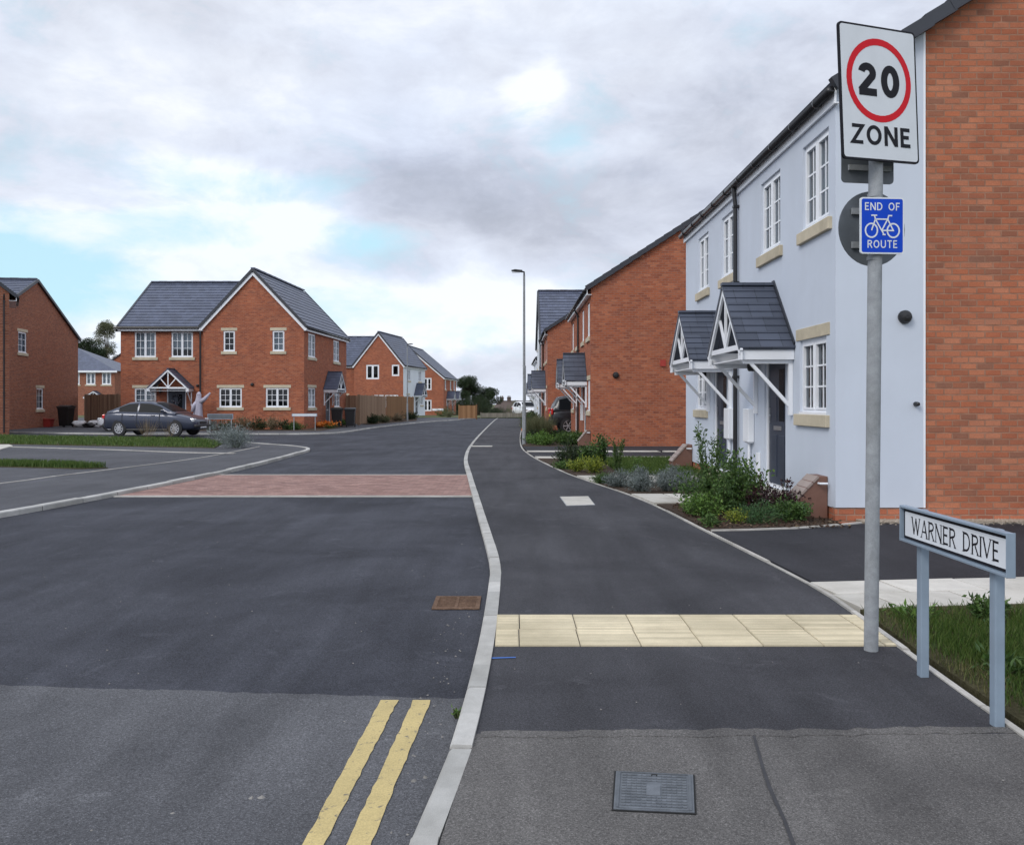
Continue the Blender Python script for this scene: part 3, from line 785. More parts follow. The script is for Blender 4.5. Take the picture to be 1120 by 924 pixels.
# right footway: new and old asphalt
kin = lambda y: xat(KR, y) + KW
bk = lambda y: xat(BR, y)
strip('pavement', kin, bk, frange(3.66, 77, .4), 0, 'pave')
strip('pavement', kin, bk, frange(-8, 3.66, .5), 0.0, 'pave_old')
slab('pavement', ragged([(-.13, 3.65), (1.1, 3.67), (2.14, 3.695)], .05, .06, .012), -.02, .0025, 'pave_old')
sheet('pavement_joint', [(.994, 3.63), (1.006, 3.63), (.95, 3.3), (.93, 3.15), (.905, 2.9), (.88, 2.7), (.865, 2.7), (.893, 2.9), (.915, 3.15), (.938, 3.3)], .004, 'tar')
# sub base below the footway so that it is solid
mb = MB()
def kerb_run(name, line, w, z0, z1, L=.78, side=1, jit=.006):
    """stones laid end to end along a line with fine joints"""
    mb = MB(); jb = MB(); acc = [0]
    for a, b in zip(line, line[1:]): acc.append(acc[-1] + (b - a).length)
    tot = acc[-1]
    def pos(s):
        s = min(max(s, 0), tot - 1e-4)
        for i in range(len(acc) - 1):
            if acc[i] <= s <= acc[i + 1]:
                t = (s - acc[i]) / max(1e-9, acc[i + 1] - acc[i]); d = (line[i + 1] - line[i]).normalized()
                return line[i].lerp(line[i + 1], t), V((d.y, -d.x, 0))
    s = 0; random.seed(11)
    while s < tot - .05:
        e = min(s + L - .014, tot); dz = random.uniform(-jit, jit); m = max(1, int((e - s) / .3))
        for i in range(m):
            s0, s1 = s + (e - s) * i / m, s + (e - s) * (i + 1) / m
            p, n = pos(s0); q, n2 = pos(s1); n, n2 = n * side, n2 * side
            c = .012
            ring = lambda P, nn: [P + UP * z0, P + UP * (z1 + dz - c), P + nn * c + UP * (z1 + dz), P + nn * w + UP * (z1 + dz), P + nn * w + UP * z0]
            A, B = ring(p, n), ring(q, n2); b0 = len(mb.v); mb.v += [tuple(x) for x in A + B]
            for j in range(5):
                j2 = (j + 1) % 5; mb.f.append((b0 + j, b0 + j2, b0 + 5 + j2, b0 + 5 + j))
            if i == 0: mb.f.append(tuple(b0 + j for j in range(5)))
            if i == m - 1: mb.f.append(tuple(b0 + 5 + j for j in range(5))[::-1])
        s += L
        if s < tot:
            (p, n), (q, n2) = pos(e), pos(s); n, n2 = n * side, n2 * side
            jb.hexa([p + n * .003 + UP * z0, p + n * w + UP * z0, q + n2 * w + UP * z0, q + n2 * .003 + UP * z0, p + n * .003 + UP * (z1 - .014), p + n * w + UP * (z1 - .014), q + n2 * w + UP * (z1 - .014), q + n2 * .003 + UP * (z1 - .014)])
    struct(jb.build('kerb_joint', 'tar', uv=False))
    return struct(mb.build(name, 'kerb', recalc=True))
kerb_run('kerb', KR, KW, -.2, .006, .72)
KLs = [p for p in KL]
kerb_run('kerb', KLs, .11, -.2, .02, .9, side=-1)
kerb_run('kerb', KL2, .11, -.2, .01, .9, side=-1)
# left footway and parking bays
lk = offset(KL, .11)
slab('pavement', [(p.x, p.y) for p in lk] + [(-40, 5.5)], -.2, 0, 'bay')
lk2 = offset(KL2, .11)
slab('pavement', [(p.x, p.y) for p in lk2] + [(-3.4, 80), (-60, 80), (-60, 48)], -.2, -.005, 'bay')
ribbon('edging', [(-60, 531), (0, 529), (60, 521), (125, 513), (221, 500.5), (284, 488.5)], .05, .012, 'edge', thick=.1)
ribbon('edging', [(-60, 486), (0, 488.5), (120, 492), (200, 495), (257, 496)], .14, .016, 'edge', thick=.1)
# red block ramp across the road
yn, yf = 13.35, 17.15
xl = lambda y: xat([V(p) for p in KL if p.y > 5 and p.y < 26], y) + .01
sheet('ramp', [(xl(yn), yn), (kin(yn) - KW, yn), (kin(15.2) - KW, 15.2), (kin(yf) - KW, yf), (xl(yf), yf), (xl(15.2), 15.2)], ROADZ + .012, 'paver')
for yy, w in ((yn - .06, .11), (yf + .06, .09)):
    slab('ramp_edging', [(xl(yy), yy - w / 2), (kin(yy) - KW, yy - w / 2), (kin(yy) - KW, yy + w / 2), (xl(yy), yy + w / 2)], -.12, ROADZ + .016, 'edge')
# buff tactile paving
ya, yb = 4.965, 5.69
mb = MB(); x = kin(5.3) + .002; k = 0
for row in range(2):
    r0 = ya + row * (yb - ya) / 2; r1 = r0 + (yb - ya) / 2 - .009; c = x + .0
    cuts = [x, x + .14] + [x + .14 + .345 * i for i in range(1, 8)]
    if row: cuts = [x, x + .145] + [x + .145 + .345 * i for i in range(1, 8)]
    for a, b in zip(cuts, cuts[1:]):
        b2 = min(b - .006, bk(r0) - .012)
        if b2 < a + .02: continue; random.seed(int(a * 99) + row)
        mb.box(a, b2, r0, r1, -.05, .008)
        for q in range(6):     # ribs across the walking line
            yy = r0 + (r1 - r0) * (q + .5) / 6; mb.prism([(a + .006, yy - .02, .008), (a + .006, yy - .012, .0105), (a + .006, yy + .012, .0105), (a + .006, yy + .02, .008)], (b2 - a - .012, 0, 0))
struct(mb.build('tactile_paving', 'tactile'))
sheet('paint_mark', [(kin(4.73) + .0, 4.72), (.02, 4.735), (.02, 4.752), (kin(4.73), 4.74)], .004, 'blue_paint')
# double yellow lines
for i, ((x0, x1), (x2, x3)) in enumerate((((-.672, -.602), (-.628, -.545)), ((-.532, -.455), (-.472, -.388)))):
    pts = []; random.seed(20 + i)
    yA, yB = 1.2, 4.2
    def ex(xa, xb, y): return xa + (xb - xa) * (y - 2.85) / (4.2 - 2.85)
    kk = 60
    for j in range(kk + 1):
        y = yA + (yB - yA) * j / kk; pts.append((ex(x0, x2, y) + random.uniform(-.0035, .0035), y))
    for j in range(kk, -1, -1):
        y = yA + (yB - yA) * j / kk; pts.append((ex(x1, x3, y) + random.uniform(-.0035, .0035), y))
    struct(sheet('yellow_line', pts, ROADZ + .008, 'yellow'))
# edging along the back of the right footway
mb = MB()
BRs = [p for p in BR if p.y > -7]
kerb_run('edging', BRs, .045, -.2, .012, .9, side=-1).data.materials[0] = M['edge']
# pale crossing strips on the far footway
sheet('drop_strip', [(-1.28, 27.3), (-.62, 27.3), (-.62, 27.9), (-1.28, 27.9)], .004, 'slab')
# ground right of the footway
bke = lambda y: bk(y) + .045
slab('driveway', [(bke(9.38), 9.42), (bke(9.0), 9.0), (bke(8), 8), (bke(6.9), 6.74), (9, 7.25), (14, 7.6), (14, 10.1), (3.9, 10.1), (3.1, 9.6)], -.2, -.002, 'drive')
slab('gravel_strip', [(4.0, 10.0), (14, 10.0), (14, 10.25), (4.0, 10.25)], -.2, .025, 'shingle', 'stuff', label='pale shingle strip along the foot of the brick gable', cat='gravel')
# concrete slab path in front of the drive
mb = MB(); random.seed(5)
o = V((2.29, 5.88, 0)); ud = V((1, .12, 0)).normalized(); vd = V((-.12, 1, 0)).normalized()
for r in range(2):
    cuts = [.06, .34] + [.34 + .62 * i for i in range(1, 9)] if r == 0 else [.1, .66] + [.66 + .62 * i for i in range(1, 9)]
    for e0, e1 in zip(cuts, cuts[1:]):
        a = o + ud * e0 + vd * (r * .43); w = e1 - e0 - .018
        dz = random.uniform(-.002, .002)
        mb.prism([a + UP * (-.1), a + ud * w - UP * .1, a + ud * w + vd * .415 - UP * .1, a + vd * .415 - UP * .1], (0, 0, .104 + dz))
struct(mb.build('slab_path', 'slab', bevel=.004))
slab('grass_verge', [(bke(5.8), 5.84), (bke(4.5), 4.5), (bke(3.6), 3.6), (bke(1.5), 1.5), (9, 1.5), (9, 6.62), (3.6, 6.02), (2.6, 5.9)], -.2, .004, 'turf')
# front gardens, outer edge to house wall
def garden(name, y0, y1, x1, mat, z=.005, xo=None):
    pts = [((xo(y) if xo else bke(y)), y) for y in frange(y0, y1, .6)]
    return slab(name, pts + [(x1, y1), (x1, y0)], -.2, z, mat)
slab('flower_bed', [(bke(9.5) - .02, 9.45), (3.1, 9.62), (3.74, 9.95), (3.74, 12.05), (bke(11.9), 11.9), (bke(11), 11), (bke(10.3), 10.3)], -.2, .006, 'soil')
ribbon('edging', [(bke(9.4), 9.43), (3.1, 9.61), (4.1, 10.1)], .05, .012, 'edge', thick=.1)
def slabs(name, y0, y1, x1, nx):
    mb = MB(); x0 = lambda y: bke(y)
    k = nx
    for i in range(k):
        f0, f1 = i / k, (i + 1) / k - .014
        P = lambda f, y: (x0(y) + (x1 - x0(y)) * f, y)
        for a, b in ((y0, (y0 + y1) / 2 - .02), ((y0 + y1) / 2, y1)):
            mb.prism([(*P(f0, a), -.1), (*P(f1, a), -.1), (*P(f1, b), -.1), (*P(f0, b), -.1)], (0, 0, .108))
    return struct(mb.build(name, 'slab'))
slabs('slab_path', 12.06, 13.2, 3.74, 4)
garden('flower_bed', 13.21, 15.2, 3.74, 'soil')
slabs('slab_path', 15.21, 16.5, 3.74, 5)
garden('flower_bed', 16.51, 21.6, 2.05, 'soil')
garden('lawn', 16.51, 21.6, 3.9, 'turf', .007, xo=lambda y: 2.06)
slabs('slab_path', 21.62, 22.35, 9, 8)
garden('driveway', 22.36, 24.4, 12, 'drive', -.002)
slabs('slab_path', 24.41, 25.0, 12, 9)
garden('driveway', 25.01, 27.6, 12, 'drive', -.003)
garden('flower_bed', 27.61, 36.6, 2.48, 'soil')
garden('driveway', 36.61, 43.6, 12, 'drive', -.003)
garden('flower_bed', 43.61, 72, 2.0, 'soil', xo=lambda y: bke(y))
# left grass strips and beds
slab('grass_strip', [(-20.6, 35.6), (-11.3, 32.2), (-9.7, 29.6), (-8.95, 26.4), (-16.8, 28.9), (-24, 30.6), (-30, 36.5)], -.1, .02, 'turf')
slab('grass_strip', [at(-60, 506), at(0, 507.5), at(75, 509.5), at(118, 512), at(90, 513), at(0, 510.8), at(-60, 509)], -.1, .02, 'turf')
slab('concrete_pad', [at(-40, 487), at(10, 486.5), at(14, 488), at(0, 492), at(-40, 492)], -.1, .02, 'slab')
slab('flower_bed', [(-16.2, 42.6), (-9.3, 42.6), (-9.3, 44.6), (-9.6, 54), (-10.5, 54), (-10.7, 44.9), (-16.2, 45.1)], -.1, .012, 'soil')
slab('flower_bed', [(-9.4, 54.6), (-8.7, 54.6), (-7.2, 66), (-8.2, 76), (-10, 79)], -.1, .012, 'soil')
slab('path', [(-16.9, 39.2), (-9, 39.2), (-9.1, 42.5), (-16.9, 42.5)], -.1, .0, 'bay')
slab('verge', [(-60, 79.5), (30, 79.5), (30, 92), (-60, 92)], -.2, .02, 'field')

# ------------------------------------------------------------------ houses, right side
X1 = .66
h = House('pale blue rendered pair of houses with brick gable beside the speed sign', (3.76, 10.2, 0), 'semi-detached houses along the footway', 'semi_detached_house', 'house')
P = V((3.76, 18.97, 0)); U = V((0, -1, 0)); L = 8.77; D = 8.5
F = frame(P, U); FR = frame((3.76, 10.2 + .02, 0), (1, 0, 0)); FL = frame((3.76 + D, 18.95, 0), (-1, 0, 0)); FB = frame((3.76 + D, 10.22, 0), (0, 1, 0))
ops = [win(7.62, 8.55, 3.57, 4.66, 2, (2, 3), lintel=False, cur=1), win(5.72, 6.67, 3.57, 4.66, 2, (2, 3), lintel=False, cur=1),
       win(3.24, 4.11, 3.57, 4.66, 2, (2, 3), lintel=False, cur=1), win(1.27, 2.17, 3.57, 4.66, 2, (2, 3), lintel=False, cur=1),
       win(7.5, 8.47, 1.23, 2.18, 2, (2, 3), cur=2), win(1.07, 2.02, 1.23, 2.18, 2, (2, 3), cur=2),
       door(5.9, 6.9, 2.15, .16), door(2.6, 3.6, 2.15, .16)]
h.wall(F, L - .0205, 5.0, 'render', ops, z0=.15)
h.put(MB().ubox(F, 0, L - .02, -.2, .15, -.12, -.018), 'plinth', 'brick_plinth')
R = 5 + 4.25 * .667
h.wall(FR, D, 5.0, 'brick', (), R); h.wall(FL, D, 5.0, 'brick', (), R); h.wall(FB, L - .04, 5.0, 'brick', ())
h.put(MB().ubox(FR, .0, D, -.2, .155, -.1, .006), 'plinth', 'brick_plinth')
rb = MB().prism([fp(FR, 0.0, .158, 0), fp(FR, 1.02, .158, 0), fp(FR, 1.02, 5 + 1.02 * .667, 0), fp(FR, 0.0, 5.0, 0)], FR[2] * .02)
h.put(rb, 'render_return', 'render')
h.put(MB().ubox(FR, 1.0205, 1.045, .156, 5.68, -.01, .022), 'render_bead', 'white')
h.roof(P + U * .02, U, L - .04, D, 5.0, R, 'u', over=.06, vo=.1, tile='tile', seg=True)
h.canopy(F, 6.37, .9, .7, 2.16, 3.06, near=True); h.canopy(F, 3.12, .9, .7, 2.16, 3.0, near=True)
h.downpipe(F, 4.42, 5.0, .06, .667)
for u in (5.2, 3.95 - .0):
    bx = h.put(MB().ubox(F, u - .16, u + .16, .76, 1.28, .003, .1), 'electric_meter', 'white', bevel=.01)
    h.put(MB().tube([fp(F, u, .76, .04), fp(F, u, .1, .04)], .022, 8).ubox(F, u - .12, u + .12, .74, .757, .004, .07), 'conduit', 'white', bx)
h.meter(F, 8.35, .36, .45, .5); h.meter(F, .5, .36, .42, .5)
h.vent(FR, .80, 2.37, .078); h.vent(FR, .93, 1.36, .028, 'outside_tap')
h.lamp(F, 2.3, 1.95); h.lamp(F, 5.66, 1.95)
h.put(MB().ubox(F, 5.62, 5.7, .2, .62, .003, .05), 'door_bell_box', 'white')

def semi(label, x, y0, y1, mat='brick_far', H=5.0, R=7.75, canopies=(), upper=(), ground=(), D=8.5, pipe=None, tile='tile', grp='semi-detached houses along the footway'):
    h = House(label, (x, y0, 0), grp, 'semi_detached_house', 'house')
    P = V((x, y1, 0)); W = y1 - y0
    ops = [win(y1 - b, y1 - a, 3.5, 4.62, 2, (2, 3), lintel=False, cur=random.choice((1, 3, 1))) for a, b in upper]
    for g in ground:
        if g[0] == 'w': ops.append(win(y1 - g[2], y1 - g[1], 1.1, 2.1, 2, (2, 3), cur=2))
        else: ops.append(door(y1 - g[2], y1 - g[1], 2.1, .1))
    Fs = h.block(P, (0, -1, 0), W, D, H, R, 'u', (mat, 'brick_far', 'brick_far', 'brick_far'), front=ops, seg=True, tile=tile, over=.16)
    for c in canopies: h.canopy(Fs['f'], y1 - c, .9, .7, 2.16, 3.05, tile=tile)
    if pipe: h.downpipe(Fs['f'], y1 - pipe, H, .16)
    return h, Fs
h, Fs = semi('red brick pair of houses with plain gable and two canopies behind the pale blue pair', 2.5, 27.75, 37.2, canopies=(30.15, 34.4),
             upper=((28.25, 29.2), (30.5, 31.4), (33.2, 34.1), (35.6, 36.5)), ground=(('w', 28.15, 29.1), ('d', 29.7, 30.65), ('d', 33.95, 34.9), ('w', 35.5, 36.4)), pipe=32.5)
h.vent(Fs['r'], .78, 2.24, .1); h.put(MB().ubox(Fs['r'], 2.18, 2.36, 2.52, 2.72, .002, .03), 'air_brick', 'red_plastic')
h.meter(Fs['f'], 9.2, .34, .4, .5)
h.put(MB().ubox(Fs['f'], 6.2, 6.5, .75, 1.3, .003, .09), 'electric_meter', 'white')
h, Fs = semi('narrow red brick house with a single canopy beside the parked black car', 1.78, 44.1, 49.0, canopies=(46.9,), upper=((44.7, 45.7), (47.2, 48.2)), ground=(('w', 44.7, 45.6), ('d', 46.45, 47.4)), pipe=48.6)
h = House('white rendered house with a road facing gable and wide banded roof', (1.65, 49.5, 0), None, 'house', 'house')
P = V((1.65, 57.5, 0))
Fs = h.block(P, (0, -1, 0), 8, 9, 5.0, 8.05, 'n', ('render_white', 'brick_far', 'brick_far', 'brick_far'), front=[win(1.0, 2.0, 3.5, 4.6, 2, (2, 3)), win(5.6, 6.6, 3.5, 4.6, 2, (2, 3)), win(1, 2, 1.1, 2.1), door(6.0, 7.0, 2.1, .1)], tile='tile_far')
h.canopy(Fs['f'], 6.5, .9, .7, 2.16, 3.0); h.downpipe(Fs['f'], 7.9, 5.0, .1)
h, Fs = semi('farthest house on the footway side, behind the white car', 2.0, 70, 80, mat='render_white', H=4.9, R=7.4, canopies=(72.5, 77), upper=((71, 72), (74, 75)), ground=(('d', 72, 73), ('d', 76.5, 77.5)), tile='tile_far')

# ------------------------------------------------------------------ houses, left side
h = House('large L shaped red brick house with front gable behind the blue saloon', (-13.3, 45, 0), None, 'house', 'house')
ang = math.radians(-3.0); U = V((math.cos(ang), math.sin(ang), 0)); I = V((-U.y, U.x, 0))
P = V((-15.95, 45.27, 0)); HH = 5.35; RR = 8.12
side = [win(.75, 2.15, 3.75, 5.0, 2, (2, 3), lintel=False, cur=1), win(5.9, 7.3, 3.75, 5.0, 2, (2, 3), lintel=False, cur=1), win(.75, 2.15, 1.1, 2.15, 2, (2, 3), cur=1), door(4.2, 5.2, 2.1, .1), win(6.1, 7.4, 1.1, 2.15, 2, (2, 3), cur=1)]
front = [win(1.08, 1.69, 4.0, 5.06, 1, (2, 3), cur=0), win(3.65, 4.27, 4.0, 5.06, 1, (2, 3), cur=1), win(.86, 2.05, 1.12, 2.12, 2, (2, 3), cur=0), win(3.3, 4.5, 1.12, 2.12, 2, (2, 3), cur=0)]
Fs = h.block(P, U, 5.3, 9.0, HH, RR, 'n', front=front, right=side, over=.16, vo=.1, tile='tile_far', barge=True)
h.canopy(Fs['r'], 4.7, .95, .75, 2.16, 3.1, tile='tile_far'); h.vent(Fs['f'], 2.6, 2.3, .09)
P2 = V((-20.33, 45.6, 0)); U2 = V((1, 0, 0))
F2 = h.block(P2, U2, 4.45, 8.2, HH, 8.05, 'u', front=[win(.72, 1.83, 3.72, 5.05, 2, (2, 3), lintel=False, cur=1), win(2.63, 3.75, 3.72, 5.05, 2, (2, 3), lintel=False, cur=3), win(.72, 1.85, 1.15, 2.12, 2, (2, 3), cur=1), door(2.4, 3.4, 2.1, .1, wreath=True)],
             over=.22, tile='tile_far', ends=(True, False), rend=(0, 2.45), gut=False, walls='fbl')
h.canopy(F2['f'], 2.75, 1.0, .75, 2.16, 3.1, tile='tile_far')
h.put(MB().ubox(F2['f'], -.2, 4.4, HH - .32 + .0, HH - .18, .15, .19).tube([fp(F2['f'], -.25, HH - .12, .26), fp(F2['f'], 4.4, HH - .12, .26)], .06, 8), 'gutter', 'gutter')
h.put(MB().tube([(-16.05, 45.24, HH - .1), (-16.05, 45.2, HH - .4), (-16.05, 45.2, .05)], .055, 8), 'downpipe', 'gutter'); h.lamp(F2['f'], 2.1, 1.95); h.vent(F2['f'], 4.0, 2.25, .07)

h = House('plain red brick gable house with two narrow windows near the left edge', (-25.5, 46, 0), None, 'house', 'house')
I = V((-.128, .992, 0)).normalized(); U = V((I.y, -I.x, 0)); Q = V((-25.1, 41.6, 0))
Fs = h.block(Q - U * 8, U, 8, 12.5, 5.25, 7.95, 'u', ('brick_dull',) * 4, right=[win(3.95, 5.0, 3.97, 5.07, 1, (2, 3), cur=1), win(6.27, 7.2, 1.0, 2.16, 1, (2, 3), cur=1)], tile='tile_far', over=.2)
h = House('tall brick house with black downpipe cut off by the left edge', (-25, 38.5, 0), None, 'house', 'house')
Fs = h.block(V((-22.05, 38.5, 0)) - V((.868, .497, 0)) * 6.95, (.868, .497, 0), 6.95, 3.3, 6.2, 9.0, 'n', ('brick_dull',) * 4, front=[win(4.2, 5.3, 3.9, 5.2), win(4.2, 5.3, 1.1, 2.1)], over=.3, tile='tile_far', barge=False)
h.downpipe(Fs['f'], 6.75, 6.2, .1)

h = House('red brick house with white rendered flank behind the timber fence', (-12.8, 84, 0), None, 'house', 'house')
ang = math.radians(-4); U = V((math.cos(ang), math.sin(ang), 0)); I = V((math.sin(math.radians(9)), math.cos(math.radians(9)), 0)); 
U = V((I.y, -I.x, 0)); P = V((-15.25, 84.8, 0))
Fs = h.block(P, U, 4.9, 8.2, 5.05, 8.05, 'n', ('brick_far', 'render_white', 'brick_far', 'brick_far'), front=[win(1.2, 2.5, 3.6, 5.0, 2, (1, 1), sill=False, lintel=False, cur=0, fat=.09), win(3.75, 4.5, 3.9, 5.0, 1, (1, 1), sill=False, lintel=False, cur=0, fat=.09), win(2.0, 4.4, .9, 2.1, 4, (1, 1), sill=False, lintel=False, cur=0, fat=.09)],
             right=[win(1.5, 2.5, 3.5, 4.6, 2, (2, 3), lintel=False), win(5.6, 6.6, 3.5, 4.6, 2, (2, 3), lintel=False), win(1.2, 2.2, 1.1, 2.1), door(4.4, 5.4, 2.1, .1), win(6.4, 7.4, 1.1, 2.1)], over=.16, vo=.1, tile='tile_far', barge=True)
h.canopy(Fs['r'], 4.9, 1.0, .8, 2.16, 3.3, tile='tile_far')
F2 = h.block((-20.4, 86.2, 0), (1, 0, 0), 5.2, 8, 5.05, 8.0, 'u', front=[win(3.1, 3.9, 3.75, 4.95, 1, (1, 1), cur=0, sill=False, lintel=False), win(1.0, 2.0, 3.75, 4.95), win(3.4, 4.3, 1.1, 2.1)], over=.2, tile='tile_far', ends=(True, False), rend=(0, 2.4), walls='fbl')
h.downpipe(F2['f'], 5.05, 5.05, .2)

h = House('farthest red brick house on the left side with striped front canopies', (-12.9, 108, 0), None, 'house', 'house')
Fs = h.block((-17.4, 109, 0), V((.996, -.09, 0)), 9.0, 10, 4.5, 8.3, 'n', front=[win(6.5, 7.5, 2.9, 4.4, 2, (1, 2), sill=False, lintel=False, cur=0, fat=.09), win(6.5, 7.5, .3, 1.7, 2, (1, 2), sill=False, lintel=False, cur=0, fat=.09)], right=[win(1, 2, 3.0, 4.1), win(5, 6, 3.0, 4.1), win(8, 9, 3.0, 4.1), door(2.6, 3.6, 2.0, .1), door(6.8, 7.8, 2.0, .1)], over=.16, vo=.1, tile='tile_far', barge=True)
h.canopy(Fs['r'], 3.1, .95, .9, 1.9, 2.8, tile='tile_far'); h.canopy(Fs['r'], 7.3, .95, .9, 1.9, 2.8, tile='tile_far')
h.put(MB().ubox(Fs['f'], 7.6, 9.0, .35, .62, .004, .03), 'band', 'white')

# far terrace and gable in the gap on the left
h = House('distant terrace with pale blue roof seen in the gap between the left houses', (-50, 95, 0), None, 'terrace', 'house')
F = frame((-60, 95, 0), (1, 0, 0))
h.wall(F, 17, 4.85, 'brick_dull', [win(u, u + 1.0, 3.3, 4.6, 2, (1, 2), lintel=False, cur=1, fat=.08) for u in (6.0, 9.4, 12.2, 13.9, 15.6)] + [win(u, u + 1.0, .9, 2.0, 2, (1, 2), cur=0, fat=.08) for u in (9.6, 13.9, 15.6)])
h.wall(frame((-43, 95, 0), (0, 1, 0)), 8, 4.85, 'brick_dull'); h.wall(frame((-60, 103, 0), (0, -1, 0)), 8, 4.85, 'brick_dull')
mb = MB(); courses(mb, (-60.2, 94.7, 4.75), (-49.2, 94.7, 4.75), (-60.2, 99, 7.6), (-49.2, 99, 7.6), 14)
mb.poly([(-49.2, 94.7, 4.78), (-42.7, 94.7, 4.78), (-49.2, 99, 7.6)]); mb.poly([(-42.7, 94.7, 4.78), (-42.7, 103.3, 4.78), (-49.2, 99, 7.6)]); mb.poly([(-42.7, 103.3, 4.78), (-60.2, 103.3, 4.78), (-60.2, 99, 7.6), (-49.2, 99, 7.6)])
rf = h.put(mb, 'roof', 'tile_far', recalc=False)
h.put(MB().box(-60.2, -42.6, 94.62, 94.68, 4.6, 4.8), 'fascia', 'white', rf)
h.canopy(F, 11.2, .9, .7, 1.9, 2.8, tile='tile_far'); h.canopy(F, 15.0, 1.0, .7, 2.0, 2.6, tile='tile_far')
h = House('brick gable end half hidden behind the terrace, left of the big brick house', (-48, 112, 0), None, 'house', 'house')
h.block((-52.6, 112, 0), (1, 0, 0), 8, 8, 5.6, 8.4, 'n', ('brick_far',) * 4, tile='tile_far')
# ------------------------------------------------------------------ lettering built from strokes
def arc(cx, cy, rx, ry, a0, a1, n=14):
    return [(cx + rx * math.cos(math.radians(a0 + (a1 - a0) * i / n)), cy + ry * math.sin(math.radians(a0 + (a1 - a0) * i / n))) for i in range(n + 1)]
def glyph(ch, t):
    h = t / 2; B, T = h, 1 - h
    if ch == 'Z': return .68, [[(.04, T), (.62, T), (.06, B), (.64, B)]]
    if ch == 'O': return .84, [arc(.42, .5, .42 - h, .5 - h, 0, 360, 32)]
    if ch == 'N': return .76, [[(h, 0), (h, 1)], [(h * 1.1, 1 - h * .4), (.76 - h * 1.1, h * .4)], [(.76 - h, 0), (.76 - h, 1)]]
    if ch == 'E': return .56, [[(h, 0), (h, 1)], [(t * .8, T), (.54, T)], [(t * .8, .52), (.48, .52)], [(t * .8, B), (.56, B)]]
    if ch == 'D': return .74, [[(h, 0), (h, 1)], [(t * .8, T), (.3, T)] + arc(.3, .5, .44 - h, .5 - h, 90, -90, 20)[1:] + [(t * .8, B)]]
    if ch == 'F': return .54, [[(h, 0), (h, 1)], [(t * .8, T), (.54, T)], [(t * .8, .5), (.46, .5)]]
    if ch == 'R': return .66, [[(h, 0), (h, 1)], [(t * .8, T), (.36, T)] + arc(.36, .735, .26 - h * .6, .265 - h, 90, -90, 14)[1:] + [(t * .8, .47 + h * .0)], [(.34, .46), (.64, 0)]]
    if ch == 'U': return .74, [[(h, 1), (h, .36)] + arc(.37, .36, .37 - h, .36 - h, 180, 360, 20)[1:] + [(.74 - h, 1)]]
    if ch == 'T': return .66, [[(0, T), (.66, T)], [(.33, T - h), (.33, 0)]]
    if ch == 'W': return 1.05, [[(.03, 1), (.29, .03)], [(.29, .03), (.525, .96)], [(.525, .96), (.76, .03)], [(.76, .03), (1.02, 1)]]
    if ch == 'A': return .76, [[(.04, 0), (.38, .98)], [(.38, .98), (.72, 0)], [(.19, .33), (.57, .33)]]
    if ch == 'I': return .14, [[(.07, 0), (.07, 1)]]
    if ch == 'V': return .76, [[(.03, 1), (.38, .03)], [(.38, .03), (.73, 1)]]
    if ch == '2': return .62, [arc(.3, 1 - .31, .31 - h, .31 - h, 170, -28, 22) + [(.06, B + .02)], [(.0, B), (.62, B)]]
    if ch == '0': return .66, [arc(.33, .5, .33 - h, .5 - h, 0, 360, 32)]
    return .5, []
def strokes(mb, lines, P, w, z0=.001):
    """ribbons of width w along 2D polylines, mapped to space by P(x, y, d)"""
    for k, L in enumerate(lines):
        L = [V((a, b, 0)) for a, b in L]; closed = (L[0] - L[-1]).length < 1e-5
        if closed: L = L[:-1]
        n = len(L); A, Bp = [], []
        for i, p in enumerate(L):
            a = L[(i - 1) % n] if (closed or i) else None; b = L[(i + 1) % n] if (closed or i < n - 1) else None
            d0 = (p - a).normalized() if a is not None else (b - p).normalized(); d1 = (b - p).normalized() if b is not None else d0
            n0, n1 = V((-d0.y, d0.x, 0)), V((-d1.y, d1.x, 0)); m = (n0 + n1).normalized(); s = min(2.0, 1 / max(.3, m.dot(n0)))
            A.append(p + m * s * w / 2); Bp.append(p - m * s * w / 2)
        d = z0 + k * .00025
        for i in range(n if closed else n - 1):
            j = (i + 1) % n
            mb.poly([P(A[i].x, A[i].y, d), P(Bp[i].x, Bp[i].y, d), P(Bp[j].x, Bp[j].y, d), P(A[j].x, A[j].y, d)])
def text(mb, txt, F, cx, z0, h, wgt, track=.1, xs=1.0, z=.001, thin=None):
    """txt centred at u=cx in the sign frame F, baseline z0, height h"""
    W = sum(glyph(c, wgt)[0] + track for c in txt) - track; u = cx - W * h * xs / 2
    mbs = mb if isinstance(mb, list) else [mb]; mb = mbs[0]
    for c in txt:
        if c == ' ' and len(mbs) > 1: mb = mbs[1]
        gw, L = glyph(c, wgt); q = u
        for k, one in enumerate(L):
            ww = wgt
            if thin and c in 'WAVN' and k % 2 == (0 if c in 'NA' else 1): ww = thin
            if thin and c in 'ERD' and k > 0: ww = (wgt + thin) / 2
            strokes(mb, [one], lambda a, b, d: fp(F, q + a * h * xs, z0 + b * h, d), ww, z + k * .0003)
        if thin:      # flared stroke ends
            for one in L:
                for e in (one[0], one[-1]):
                    if e[1] in (0, 1):
                        s = wgt * .85
                        strokes(mb, [[(e[0] - s, e[1] + (-.01 if e[1] else .01)), (e[0] + s, e[1] + (-.01 if e[1] else .01))]], lambda a, b, d: fp(F, q + a * h * xs, z0 + b * h, d), .035, z + .0016)
        u += (gw + track) * h * xs
